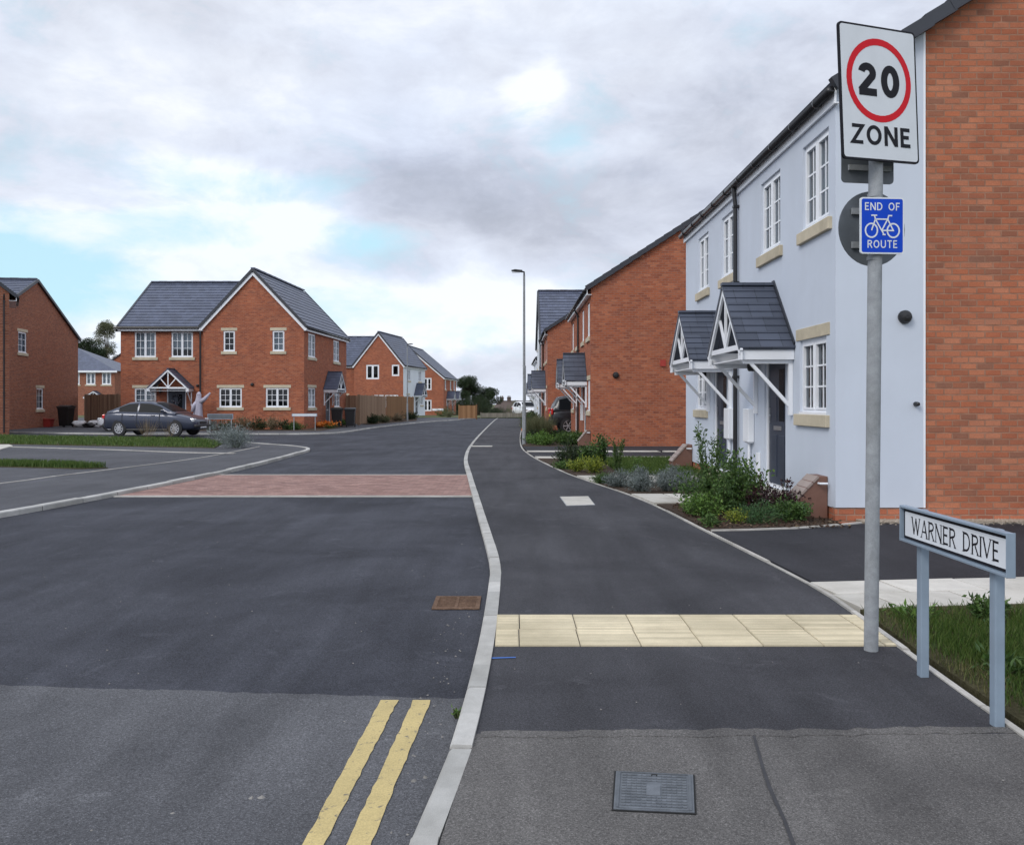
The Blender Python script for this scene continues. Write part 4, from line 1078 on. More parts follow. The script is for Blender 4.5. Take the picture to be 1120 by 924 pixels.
def rrect(F, u0, u1, z0, z1, r, d, n=6):
    pts = []
    for cx, cz, a in ((u1 - r, z1 - r, 0), (u0 + r, z1 - r, 90), (u0 + r, z0 + r, 180), (u1 - r, z0 + r, 270)):
        for i in range(n + 1):
            t = math.radians(a + 90 * i / n); pts.append(fp(F, cx + r * math.cos(t), cz + r * math.sin(t), d))
    return pts
def ell(F, u, z, rx, rz, d, n=40): return [fp(F, u + rx * math.cos(2 * PI * i / n), z + rz * math.sin(2 * PI * i / n), d) for i in range(n)]

# --- speed limit / cycle sign post
sp = thing('sign_post', 'grey steel post carrying the white twenty zone plate and small blue cycle plate', 'road sign', (2.0, 4.89, 0))
b0 = V((2.0, 4.89, -.05)); b1 = V((2.034, 4.89, 3.42))
MB().tube([b0, b0.lerp(b1, .5), b1], .038, 20).build('pole', 'galv', sp, smooth=False)
MB().lathe(b1 - UP * .005, [(.039, 0), (.041, .02), (.03, .035), (.005, .04)], 20).build('pole_cap', 'black', sp)
a = math.radians(23.5); U = V((math.cos(a), math.sin(a), 0)); F = frame((1.98, 4.915, -.05), U)
F = (F[0] + F[2] * .1, F[1], F[2]); w = .281; zc0, zc1 = 2.755, 3.49
pl = MB().prism(rrect(F, -w, w, zc0, zc1, .025, -.012), F[2] * .012).build('speed_plate', 'sign_black', sp)
mb = MB(); mb.poly(rrect(F, -w + .011, w - .011, zc0 + .011, zc1 - .011, .018, .0006)); mb.build('plate_face', 'sign_white', pl, recalc=False)
mb = MB(); zc = 3.195; rx, rz = .236, .228
o_, i_ = ell(F, 0, zc, rx, rz, .0016), ell(F, 0, zc, rx * .84, rz * .84, .0016)
for i in range(40): j = (i + 1) % 40; mb.poly([o_[i], o_[j], i_[j], i_[i]])
mb.build('red_ring', 'sign_red', pl, recalc=False)
mb = MB(); mz = MB(); text(mb, '20', F, 0.0, zc - .088, .178, .225, .16, 1.16, .0018); text(mz, 'ZONE', F, 0.0, zc0 + .085, .108, .185, .16, 1.2, .0018)
mb.build('speed_number', 'sign_black', pl, recalc=False); mz.build('zone_lettering', 'sign_black', pl, recalc=False)
cc = F[0] - V(sp.location) + UP * 3.12; pl.matrix_local = Matrix.Translation(cc) @ Matrix.Rotation(math.radians(2.8), 4, F[2]) @ Matrix.Translation(-cc)
mb = MB()
for zz in (2.9, 3.33): mb.ubox((V((2.03, 4.89, 0)), F[1], F[2]), -.07, .07, zz, zz + .03, -.045, .045)
mb.build('clip', 'galv', sp)
# blue plate
a = math.radians(4); F = frame((2.036, 4.885, 0), (math.cos(a), math.sin(a), 0)); F = (F[0] + F[2] * .05, F[1], F[2]); w = .125; z0, z1 = 2.197, 2.508
pl = MB().prism(rrect(F, -w, w, z0, z1, .015, -.01), F[2] * .01).build('cycle_plate', 'sign_white', sp)
mb = MB(); mb.poly(rrect(F, -w + .008, w - .008, z0 + .008, z1 - .008, .011, .0006)); mb.build('plate_face', 'sign_blue', pl, recalc=False)
mb = MB(); text(mb, 'END OF', F, 0, z1 - .072, .043, .15, .18, .95, .0016); mb.build('plate_lettering', 'sign_white', pl, recalc=False); mb = MB(); text(mb, 'ROUTE', F, 0, z0 + .032, .043, .15, .2, .92, .0016); mb.build('plate_lettering', 'sign_white', pl, recalc=False); mb = MB()
bz = (z0 + z1) / 2 + .0; q = lambda u, z, d: fp(F, u, z, d); cy = bz - .027
for cx in (-.062, .062): strokes(mb, [[(cx + .034 * math.cos(t * PI / 12), cy + .038 * math.sin(t * PI / 12)) for t in range(25)]], q, .0085, .0016)
strokes(mb, [[(-.062, cy), (-.04, cy + .062), (.03, cy + .062), (-.004, cy), (-.04, cy + .062)], [(-.004, cy), (.062, cy), (.03, cy + .062), (.036, cy + .082), (.056, cy + .082)], [(-.04, cy + .062), (-.045, cy + .082)], [(-.064, cy + .083), (-.03, cy + .083)], [(-.004, cy), (.008, cy - .022)], [(.0, cy - .023), (.018, cy - .023)]], q, .0075, .0022)
mb.build('cycle_symbol', 'sign_white', pl, recalc=False)
# backs of the plates that face the other way
a = math.radians(11); F = frame((2.055, 4.97, 0), (math.cos(a), math.sin(a), 0)); F = (F[0] - F[2] * .02, F[1], F[2])
dk = MB().prism(ell(F, -.005, 2.365, .208, .212, -.006), F[2] * .006).build('round_plate', 'sign_back', sp)
MB().ubox(F, -.14, .14, 2.44, 2.475, .0065, .02).ubox(F, -.14, .14, 2.25, 2.285, .0065, .02).build('stiffener', 'galv', dk)
a = math.radians(9); F = frame((2.025, 4.985, 0), (math.cos(a), math.sin(a), 0))
dk = MB().prism(rrect(F, -.165, .155, 2.622, 3.3, .025, -.006), F[2] * .006).build('rear_plate', 'sign_back', sp)
MB().ubox(F, -.13, .13, 2.69, 2.72, .0065, .02).build('stiffener', 'galv', dk)
MB().lathe((2.021, 4.89, 2.52), [(.0395, 0), (.0395, .02)], 20).lathe((2.0175, 4.89, 2.17), [(.0395, 0), (.0395, .02)], 20).build('clip', 'galv', sp)

# --- street name sign
ns = thing('street_name_sign', 'low white street name sign on two blue grey posts at the pavement edge', 'street sign', (2.06, 4.08, 0))
F = frame((2.032, 4.075, 0), (0, -1, 0)); L2 = .49; z0, z1 = .675, .834
for y in (4.43, 3.752): MB().box(2.052, 2.096, y - .024, y + .024, -.1, .84).build('post', 'sign_frame', ns, bevel=.006)
fr = MB()
fr.ubox(F, -L2, L2, z0, z1, -.02, -.008)
fr.ubox(F, -L2, L2, z1, z1 + .012, -.022, .014).ubox(F, -L2, L2, z0 - .012, z0, -.022, .014)
fr.ubox(F, -L2 - .004, -L2, z0 - .013, z1 + .013, -.024, .016).ubox(F, L2, L2 + .004, z0 - .013, z1 + .013, -.024, .016)
fr = fr.build('sign_frame', 'sign_frame', ns, bevel=.002)
mb = MB(); mb.poly([fp(F, -L2 + .004, z0 + .003, -.006), fp(F, L2 - .004, z0 + .003, -.006), fp(F, L2 - .004, z1 - .003, -.006), fp(F, -L2 + .004, z1 - .003, -.006)])
mb.build('border', 'sign_black', fr, recalc=False)
mb = MB(); mb.poly(rrect(F, -L2 + .018, L2 - .018, z0 + .017, z1 - .017, .008, -.0045)); mb.build('sign_face', 'sign_white', fr, recalc=False)
mb = MB(); m2 = MB(); text([mb, m2], 'WARNER DRIVE', F, .004, z0 + .035, .088, .14, .145, .965, -.0044, .085); mb.build('sign_lettering', 'sign_black', fr, recalc=False); m2.build('sign_lettering', 'sign_black', fr, recalc=False)

def small_sign(label, c, U, L, zb, zt, leg, facemat, backmat='sign_frame'):
    t = thing('street_name_sign', label, 'street sign', c); F = frame(c, U)
    for u in (-L * .42, L * .42): MB().ubox(F, u - .02, u + .02, -.1, zt - .02, -.05, -.01).build('post', leg, t)
    p = MB().ubox(F, -L / 2, L / 2, zb, zt, -.008, .012).build('sign_board', backmat, t)
    MB().ubox(F, -L / 2 + .03, L / 2 - .03, zb + .025, zt - .025, .0125, .0145).build('sign_face', facemat, p)
    return t
small_sign('white street name board on two thin posts in front of the brick gable', at(333, 470.5), (1, .05, 0), 1.24, .68, .83, 'galv', 'sign_white', 'sign_frame')
small_sign('grey street name board facing away beside the parked saloon', at(241, 473.5), (1, -.1, 0), 1.2, .62, .86, 'galv', 'sign_back')

# --- lamp posts
def lamp_post(label, loc, h, arm):
    t = thing('lamp_post', label, 'lamp post', loc, 'lamp posts along the road'); x, y, z = loc
    MB().tube([(x, y, -.05), (x, y, 1.25)], .066, 14).tube([(x, y, 1.25), (x, y, 1.3)], [.066, .045], 14).tube([(x, y, 1.3), (x + .0, y, h - .1)], [.045, .036], 12).build('pole', 'galv', t)
    MB().box(x - .035, x + .035, y - .07, y - .055, .45, .95).build('door_panel', 'galv', t)
    hd = MB().tube([(x, y, h - .12), (x, y, h), (x + arm * .12, y, h + .03)], .03, 8)
    hd.prism([(x + arm * .06, y - .08, h - .005), (x + arm * .42, y - .07, h + .035), (x + arm * .42, y - .07, h + .06), (x + arm * .3, y - .08, h + .085), (x + arm * .06, y - .08, h + .06)], (0, .16, 0))
    l = hd.build('lamp_head', 'black', t)
    MB().box(min(x + arm * .14, x + arm * .4), max(x + arm * .14, x + arm * .4), y - .06, y + .06, h - .012, h - .004).build('lens', 'clear_lens', l)
    return t
lamp_post('tall grey lamp post at the pavement bend in front of the right hand houses', (.40, 29.0, 0), 5.68, -1)
lamp_post('lamp post in front of the white rendered flank across the road', (-7.75, 65, 0), 5.65, 1)
lamp_post('farthest thin lamp post beyond the white car', (1.75, 112, -1), 6.0, -1)

# --- drain, covers
g = thing('drain_grate', 'rusty iron drain grate in the road beside the kerb', 'drain', (-.38, 6.24, ROADZ))
MB().box(-.555, -.225, 6.05, 6.44, ROADZ - .05, ROADZ + .003).build('pit_shade', 'dark_hole', g)  # solid block, the shade below the bars painted near black
mb = MB().box(-.555, -.225, 6.05, 6.085, ROADZ, ROADZ + .011).box(-.555, -.225, 6.405, 6.44, ROADZ, ROADZ + .011).box(-.555, -.525, 6.085, 6.405, ROADZ, ROADZ + .011).box(-.255, -.225, 6.085, 6.405, ROADZ, ROADZ + .011).box(-.4, -.38, 6.085, 6.405, ROADZ, ROADZ + .0105)
mb.build('grate_frame', 'rust', g)
mb = MB()
for i in range(9):
    y = 6.1 + i * .034; mb.box(-.524, -.401, y, y + .016, ROADZ, ROADZ + .009); mb.box(-.379, -.256, y, y + .016, ROADZ, ROADZ + .009)
mb.build('grate_bars', 'rust', g)
c = thing('access_cover', 'dark grey patterned iron cover set in the near pavement', 'cover', (.53, 3.11, 0))
p = [at(671, 885.7), at(759.7, 889.8), at(758, 848.6), at(673.8, 844.5)]
cen = sum(p, V((0, 0, 0))) / 4
MB().prism([cen + (q - cen) * 1.045 - UP * .05 for q in p], (0, 0, .0535)).build('cover_surround', 'dark_hole', c)
MB().prism([q - UP * .03 for q in p], (0, 0, .036)).build('cover_plate', 'cover', c)
mb = MB()
def bil(s, t): return p[0].lerp(p[1], s).lerp(p[3].lerp(p[2], s), t)
for i in range(13):
    for j in range(12):
        s0, t0 = .09 + i * .064, .08 + j * .073
        if .38 < s0 < .56 and .3 < t0 < .7: continue
        mb.prism([bil(s0, t0) + UP * .006, bil(s0 + .05, t0) + UP * .006, bil(s0 + .05, t0 + .036) + UP * .006, bil(s0, t0 + .036) + UP * .006], (0, 0, .0035))
for (s0, s1, t0, t1) in ((.03, .06, .03, .97), (.94, .97, .03, .97), (.07, .93, .02, .04), (.07, .93, .96, .98), (.4, .58, .36, .64)):
    mb.prism([bil(s0, t0) + UP * .006, bil(s1, t0) + UP * .006, bil(s1, t1) + UP * .006, bil(s0, t1) + UP * .006], (0, 0, .0035))
mb.build('cover_tread', 'cover', c)
MB().prism([bil(.46, .9) + UP * .0065, bil(.54, .9) + UP * .0065, bil(.54, .93) + UP * .0065, bil(.46, .93) + UP * .0065], (0, 0, .0038)).build('slot_shade', 'dark_hole', c)  # raised block, the shade inside the slot painted near black
cv = thing('access_cover', 'pale concrete filled cover in the middle of the footway', 'cover', (.85, 12.3, 0))
pp = [at(613, 543.5), at(643, 543), at(650, 552), at(620, 553)]
MB().prism([q - UP * .02 for q in pp], (0, 0, .027)).build('cover_plate', 'slab', cv)
pc = sum(pp, V((0, 0, 0))) / 4
MB().prism([pc + (q - pc) * 1.05 - UP * .02 for q in pp], (0, 0, .024)).build('cover_surround', 'galv', cv)
# loose bits of gravel on the tarmac
mb = MB(); random.seed(9)
def pebble(mb, x, y, z, r):
    v = [(x + r * math.cos(k * PI / 3) * random.uniform(.7, 1.2), y + r * math.sin(k * PI / 3) * random.uniform(.7, 1.2), z) for k in range(6)]
    b = len(mb.v); mb.v += v + [(x + random.uniform(-.3, .3) * r, y, z + r * random.uniform(.5, 1))]
    for k in range(6): mb.f.append((b + k, b + (k + 1) % 6, b + 6))
for i in range(70):
    x, y = random.uniform(-4, -.3), random.uniform(2.4, 9); pebble(mb, x, y, ROADZ + .003, random.uniform(.003, .007))
for i in range(60): pebble(mb, -.36 + random.gauss(0, .05), random.uniform(2.6, 6), ROADZ + .003, random.uniform(.003, .008))
for i in range(35): pebble(mb, random.uniform(0, 2.1), random.uniform(2.6, 6), .003, random.uniform(.002, .006))
for x, y, r in ((-.905, 3.17, .016), (-.94, 3.165, .011), (-.37, 3.31, .016), (-.33, 3.34, .013), (-1.18, 3.05, .01)): pebble(mb, x, y, ROADZ + .003, r)
struct(mb.build('gravel', 'stone_bit', recalc=False, uv=False), 'stuff', 'loose grit and small stones scattered on the tarmac', 'gravel')
mb = MB()
for i in range(900): pebble(mb, random.uniform(4.0, 8), random.uniform(9.97, 10.2), .02, random.uniform(.008, .022))
for i in range(60): pebble(mb, random.uniform(4.0, 8), random.uniform(9.85, 9.97), .0, random.uniform(.006, .014))
struct(mb.build('gravel', 'shingle', recalc=False, uv=False), 'stuff', 'pale pea shingle at the foot of the near gable', 'gravel')

# ------------------------------------------------------------------ cars
def car(name, label, cat, L, W, H, body, cabin, wheels, wr, paint, lights, plate='white'):
    """local +x is the front. body: (x, z bottom, z top, half width factor); cabin: (x, z belt, z top, roof half width factor)"""
    t = thing(name, label, cat, (0, 0, 0)); hw = W / 2
    mb = MB(); n = 0
    for x, zb, zt, f in body:
        w = hw * f; zm = zb + (zt - zb) * .55
        half = [(w * .86, zb), (w * .985, zb + .07), (w, zm), (w * .985, zt - .1), (w * .9, zt - .015), (w * .5, zt + .018), (0, zt + .025)]
        ring = [(x, y, z) for y, z in half] + [(x, -y, z) for y, z in half[-2::-1]]
        n = len(ring); mb.v += ring
    for i in range(len(body) - 1):
        for k in range(n): k2 = (k + 1) % n; mb.f.append((i * n + k, i * n + k2, (i + 1) * n + k2, (i + 1) * n + k))
    mb.f.append(tuple(range(n))); mb.f.append(tuple((len(body) - 1) * n + k for k in range(n)))
    b = mb.build('body', paint, t, smooth=True, shift=(0, 0, 0))
    sub = b.modifiers.new('smooth', 'SUBSURF'); sub.levels = 1; sub.render_levels = 2
    mb = MB(); m = 0
    for x, zb, zt, f in cabin:
        wb = hw * .93; wt = hw * f; k = zt - zb
        yt = wb + (wt - wb) * min(1, k / (H - zb + .001))
        half = [(wb, zb - .05), (wb, zb), (wb + (yt - wb) * .85, zb + k * .85), (yt * .94, zt - .012 * min(1, k * 5)), (yt * .5, zt + .012), (0, zt + .016)]
        ring = [(x, y, z) for y, z in half] + [(x, -y, z) for y, z in half[-2::-1]]; m = len(ring); mb.v += ring
    for i in range(len(cabin) - 1):
        for k in range(m - 1): mb.f.append((i * m + k, i * m + k + 1, (i + 1) * m + k + 1, (i + 1) * m + k))
    cab = mb.build('roof', paint, t, smooth=True, shift=(0, 0, 0))
    # glass follows the cabin surface a few millimetres proud
    def cs(x):
        for (xa, a1, a2, a3), (xb, b1, b2, b3) in zip(cabin, cabin[1:]):
            if xa <= x <= xb:
                q = (x - xa) / (xb - xa); return a1 + (b1 - a1) * q, a2 + (b2 - a2) * q, a3 + (b3 - a3) * q
        return cabin[-1][1:]
    gl = MB(); xs0, xs1 = cabin[0][0], cabin[-1][0]
    for s in (-1, 1):
        for xa, xb in lights['panes']:
            st = [xa + (xb - xa) * i / 8 for i in range(9)]; rows = []
            for x in st:
                zb, zt, f = cs(x); wb = hw * .93; k = zt - zb; yt = wb + (hw * f - wb) * min(1, k / (H - zb + .001))
                lo, hi = .06, max(.08, min(.83, 1 - .05 / max(k, .06)))
                rows.append([(x, s * (wb + (yt - wb) * lo + .008), zb + k * lo), (x, s * (wb + (yt - wb) * hi + .008), zb + k * hi)])
            for p_, q_ in zip(rows, rows[1:]): gl.poly([p_[0], q_[0], q_[1], p_[1]])
    for xa, xb in lights['screens']:
        st = [xa + (xb - xa) * i / 6 for i in range(7)]; rows = []
        for x in st:
            zb, zt, f = cs(x); wb = hw * .93; k = zt - zb; yt = (wb + (hw * f - wb) * min(1, k / (H - zb + .001))) * .86
            rows.append([(x, yt, zt + .01), (x, yt * .5, zt + .024), (x, 0, zt + .028), (x, -yt * .5, zt + .024), (x, -yt, zt + .01)])
        for p_, q_ in zip(rows, rows[1:]):
            for i in range(4): gl.poly([p_[i], q_[i], q_[i + 1], p_[i + 1]])
    gl.build('windows', 'car_glass', t, smooth=False, shift=(0, 0, 0))
    for x in wheels:
        for s in (-1, 1):
            ar = MB().lathe((x, s * (hw * .97 - .12), wr + .01), [(wr + .03, 0), (wr + .03, .13)], 28, (0, s, 0))
            ar.build('wheel_arch', 'black', t, shift=(0, 0, 0))
            tw = .0 + hw * .97 + .015
            tyre = MB().lathe((x, s * (tw - .2), wr), [(wr * .8, 0), (wr, .03), (wr, .17), (wr * .93, .2), (wr * .68, .205), (wr * .66, .18)], 28, (0, s, 0), cap=False).build('wheel', 'rubber', t, shift=(0, 0, 0), smooth=False)
            rim = MB().lathe((x, s * (tw - .03), wr), [(wr * .68, 0), (wr * .68, .03), (wr * .6, .026), (wr * .58, .0)], 28, (0, s, 0), cap=False)
            for k in range(lights.get('spokes', 7)):
                an = 2 * PI * k / lights.get('spokes', 7); d = V((math.cos(an), 0, math.sin(an))); cc = V((x, s * (tw - .012), wr))
                rim.bar(cc + d * wr * .08, cc + d * wr * .64, .05, .02, (0, 1, 0))
            rim.lathe((x, s * (tw - .03), wr), [(wr * .16, 0), (wr * .15, .03), (.01, .034)], 12, (0, s, 0))
            rim.build('rim', 'alloy', tyre, shift=(0, 0, 0))
            MB().lathe((x, s * (tw - .08), wr), [(wr * .66, 0), (wr * .66, .005)], 20, (0, s, 0)).build('brake_disc', 'black', tyre, shift=(0, 0, 0))
    for key, mat, nm in (('head', 'clear_lens', 'headlight'), ('tail', 'red_lens', 'taillight')):
        for s in (-1, 1):
            x0, x1, y0, y1, za, zb = lights[key]
            MB().box(x0, x1, min(s * y0, s * y1), max(s * y0, s * y1), za, zb).build(nm, mat, t, shift=(0, 0, 0), bevel=.03)
    z = lights['grille']; fx = body[-1][0]; rx = body[0][0]
    MB().box(fx - .06, fx + .012, -.3, .3, z, z + .1).build('grille', 'black', t, shift=(0, 0, 0), bevel=.01)
    MB().box(fx - .05, fx + .018, -.26, .26, z - .17, z - .07).build('number_plate', 'white', t, shift=(0, 0, 0))
    MB().box(rx - .014, rx + .05, -.26, .26, lights['rp'], lights['rp'] + .11).build('number_plate', 'plate_yellow', t, shift=(0, 0, 0))
    trim = MB().box(rx - .02, rx + .12, -hw * .8, hw * .8, body[0][1] + .0, body[0][1] + .12).box(fx - .12, fx + .02, -hw * .75, hw * .75, body[-1][1], body[-1][1] + .1)
    for s in (-1, 1): trim.box(wheels[0] + wr + .05, wheels[1] - wr - .05, min(s * hw * .9, s * (hw * 1.0 + .004)), max(s * hw * .9, s * (hw * 1.0 + .004)), body[3][1] - .01, body[3][1] + .07)
    trim.build('bumper_trim', 'black', t, shift=(0, 0, 0), bevel=.02)
    for s in (-1, 1):
        mx, mz = lights['mirror']
        MB().prism([(mx, s * hw * .92, mz), (mx + .06, s * (hw + .16), mz + .02), (mx + .04, s * (hw + .17), mz + .15), (mx - .01, s * hw * .95, mz + .13)], (-.12, 0, 0)).build('mirror', paint, t, shift=(0, 0, 0), bevel=.02)
        for dx in lights['handles']: MB().box(dx - .1, dx + .1, min(s * hw * .985, s * (hw + .015)), max(s * hw * .985, s * (hw + .015)), lights['hz'], lights['hz'] + .035).build('handle', paint, t, shift=(0, 0, 0), bevel=.01)
    dl = MB()
    for s in (-1, 1):
        for dx in lights['seams']: dl.box(dx - .006, dx + .006, min(s * hw * .97, s * (hw + .003)), max(s * hw * .97, s * (hw + .003)), body[3][1] + .1, lights['hz'] + .1)
    dl.build('door_seam', 'black', t, shift=(0, 0, 0))
    return t
sal = car('saloon_car', 'slate blue saloon car parked on the drive before the big brick house', 'car', 4.6, 1.78, 1.42,
    [(-2.28, .36, .74, .62), (-2.22, .27, .93, .84), (-1.95, .24, 1.0, .95), (-1.35, .22, 1.0, 1), (-.5, .2, .97, 1), (.5, .2, .95, 1), (1.1, .2, .94, 1), (1.6, .22, .86, .97), (2.05, .23, .77, .88), (2.24, .27, .66, .72), (2.3, .36, .56, .55)],
    [(-1.95, .99, 1.0, .74), (-1.5, .98, 1.17, .74), (-.95, .96, 1.38, .72), (-.45, .95, 1.42, .72), (.1, .94, 1.4, .72), (.55, .93, 1.28, .72), (1.0, .92, 1.08, .74), (1.35, .91, .92, .76)],
    (-1.36, 1.36), .315, 'car_blue', dict(panes=((-1.38, -.5), (-.42, .72)), screens=((-1.75, -1.05), (.3, 1.2)), head=(1.98, 2.2, .45, .72, .58, .72), tail=(-2.27, -2.12, .5, .75, .7, .88), grille=.5, rp=.62, mirror=(.85, .93), handles=(-.75, .3), hz=.82, seams=(-.48, .62, -1.2), spokes=9))
sal.location = (-14.87, 36.75, ROADZ + .05); sal.rotation_euler = (0, 0, math.radians(-6)); sal.scale = (.885, .95, 1.0)
suv = car('estate_car', 'black off roader parked on the drive between two brick houses', 'car', 4.3, 1.8, 1.68,
    [(-2.1, .5, .8, .7), (-2.06, .4, 1.0, .9), (-1.9, .36, 1.05, .97), (-1.3, .34, 1.06, 1), (-.4, .3, 1.04, 1), (.5, .3, 1.02, 1), (1.1, .3, 1.02, 1), (1.6, .32, .98, .97), (2.0, .36, .9, .9), (2.14, .45, .75, .75)],
    [(-2.02, 1.03, 1.06, .78), (-1.92, 1.03, 1.3, .78), (-1.72, 1.03, 1.6, .78), (-1.3, 1.03, 1.68, .78), (-.3, 1.02, 1.68, .78), (.4, 1.01, 1.6, .78), (.8, 1.0, 1.34, .8), (1.25, 1.0, 1.04, .84)],
    (-1.3, 1.3), .36, 'car_black', dict(panes=((-1.72, -1.1), (-1.02, -.2), (-.12, .72)), screens=((-2.0, -1.75), (.5, 1.15)), head=(1.95, 2.1, .5, .8, .7, .86), tail=(-2.1, -2.0, .66, .86, .85, 1.12), grille=.62, rp=.75, mirror=(.75, 1.02), handles=(-.8, .2), hz=.92, seams=(-.18, .75, -1.05), spokes=6))
suv.location = (3.62, 38.95, 0); suv.rotation_euler = (0, 0, math.radians(2)); suv.scale = (.93, 1, 1)
hat = car('hatchback_car', 'small white hatchback parked at the far end of the pavement', 'car', 3.9, 1.7, 1.48,
    [(-1.9, .42, .75, .7), (-1.86, .3, .92, .9), (-1.7, .26, .98, .97), (-1.2, .24, .98, 1), (-.3, .22, .96, 1), (.5, .22, .94, 1), (1.0, .22, .93, 1), (1.45, .24, .86, .97), (1.8, .28, .74, .88), (1.95, .36, .6, .7)],
    [(-1.85, .96, .98, .76), (-1.7, .96, 1.2, .76), (-1.45, .96, 1.4, .75), (-1.0, .95, 1.48, .74), (-.2, .94, 1.48, .74), (.3, .93, 1.38, .74), (.75, .92, 1.1, .76), (1.15, .92, .94, .78)],
    (-1.2, 1.2), .3, 'car_white', dict(panes=((-1.3, -.6), (-.52, .58)), screens=((-1.8, -1.5), (.2, 1.05)), head=(1.65, 1.85, .45, .72, .58, .74), tail=(-1.9, -1.75, .55, .78, .7, 1.0), grille=.5, rp=.6, mirror=(.65, .94), handles=(-.45,), hz=.82, seams=(-.55, .6), spokes=8))
hat.location = (1.35, 85, -.02); hat.rotation_euler = (0, 0, math.radians(-70))
h2 = copy_thing(hat, (-17.95, 42.6, 0), math.radians(180), 'white car mostly hidden behind the blue saloon', (1, 1, .86))

# ------------------------------------------------------------------ bins, bags, decorations
def wheelie(label, loc, mat='black', rot=0.0, grp='black wheelie bins'):
    t = thing('wheelie_bin', label, 'bin', (0, 0, 0), grp)
    MB().hexa([(-.22, -.24, .06), (.22, -.24, .06), (.22, .22, .06), (-.22, .22, .06), (-.28, -.3, .98), (.28, -.3, .98), (.28, .32, .98), (-.28, .32, .98)]).box(-.3, .3, -.32, .34, .92, .975).build('bin_body', mat, t, bevel=.02, shift=(0, 0, 0))
    MB().prism([(-.31, -.34, .985), (-.31, .36, .985), (-.31, .34, 1.04), (-.31, 0, 1.09), (-.31, -.32, 1.03)], (.62, 0, 0)).tube([(-.25, .4, 1.0), (.25, .4, 1.0)], .018, 8).build('lid', mat, t, bevel=.015, shift=(0, 0, 0))
    for s in (-.26, .22): MB().lathe((s, .2, .1), [(.1, 0), (.1, .05)], 16, (1, 0, 0)).build('wheel', 'rubber', t, shift=(0, 0, 0))
    t.location = loc; t.rotation_euler = (0, 0, rot); return t
b1 = wheelie('black wheelie bin nearest the canopy door of the big brick house', (-9.75, 48.9, 0))
copy_thing(b1, (-9.05, 49.1, 0), .08, 'black wheelie bin nearest the timber fence')
copy_thing(b1, (-25.0, 49.2, 0), -.1, 'black wheelie bin against the plain left gable', (1.15, 1.1, 1.12))
rb = thing('recycling_box', 'red plastic recycling box beside the bin at the left gable', 'box', (-26.0, 49.0, 0))
MB().hexa([(-26.3, 48.75, 0), (-25.7, 48.75, 0), (-25.7, 49.15, 0), (-26.3, 49.15, 0), (-26.37, 48.7, .42), (-25.63, 48.7, .42), (-25.63, 49.2, .42), (-26.37, 49.2, .42)]).build('box_body', 'red_plastic', rb, bevel=.02)
MB().box(-26.4, -25.6, 48.67, 49.23, .42, .47).build('lid', 'red_plastic', rb, bevel=.015)
def lump(name, label, cat, c, r, mat, seed, grp=None, sq=(1, 1, 1)):
    random.seed(seed); bm = bmesh.new(); bmesh.ops.create_icosphere(bm, subdivisions=3, radius=1)
    ph = [V([random.uniform(-1, 1) for _ in range(3)]).normalized() for _ in range(9)]
    for v in bm.verts:
        k = 1 + .16 * sum(math.sin(6 * v.co.dot(p) + i) for i, p in enumerate(ph)) / 3
        q = v.co * k; v.co = V((q.x * r * sq[0], q.y * r * sq[1], max(-.75, q.z) * r * sq[2] + .7 * r * sq[2]))
    me = bpy.data.meshes.new(name); bm.to_mesh(me); bm.free()
    for p in me.polygons: p.use_smooth = True
    me.materials.append(M[mat]); o = bpy.data.objects.new(name, me); COL.objects.link(o); o.location = c
    tag(o, label, cat, grp); return o
for i, (px, py, r, m, lab) in enumerate(((88, 467, .3, 'sack', 'grey white bag slumped at the foot of the left fence'), (97, 467.5, .24, 'black', 'dark bag between the two pale bags by the left fence'), (104, 467, .32, 'sack', 'larger pale bag nearest the blue saloon'))):
    c = at(px, py); lump('rubbish_bag', lab, 'bag', c, r, m, 40 + i, 'bags by the left fence', (1.3, 1, .7))
gh = thing('ghost_decoration', 'white draped ghost decoration with one raised arm beside the front door', 'decoration', (-15.95, 44.6, 0))
mb = MB(); n = 22; prof = [(.24, .02), (.25, .3), (.22, .7), (.18, 1.1), (.2, 1.35), (.15, 1.55), (.13, 1.66), (.12, 1.8), (.06, 1.9), (.005, 1.92)]
for i, (r, z) in enumerate(prof):
    for k in range(n):
        t = 2 * PI * k / n; rr = r * (1 + (.14 * math.sin(k * 2 * PI / n * 6) if z < 1.2 else .04 * math.sin(k * 3)))
        mb.v.append((-16.0 + rr * math.cos(t) + .05 * z, 44.6 + rr * .7 * math.sin(t), z))
for i in range(len(prof) - 1):
    for k in range(n): k2 = (k + 1) % n; mb.f.append((i * n + k, i * n + k2, (i + 1) * n + k2, (i + 1) * n + k))
mb.tube([(-15.85, 44.6, 1.38), (-15.6, 44.55, 1.55), (-15.3, 44.5, 1.86)], [.13, .1, .04], 10).tube([(-16.0, 44.6, 1.38), (-16.15, 44.5, 1.2), (-16.2, 44.42, .9)], [.12, .1, .06], 10)
mb.build('sheet', 'ghost', gh, smooth=True)
hd = MB()
for s in (-1, 1): hd.lathe((-15.91 + s * .04, 44.5, 1.77), [(.018, 0), (.016, .02), (.002, .022)], 8, (0, -1, 0))
hd.build('eye', 'black', gh)
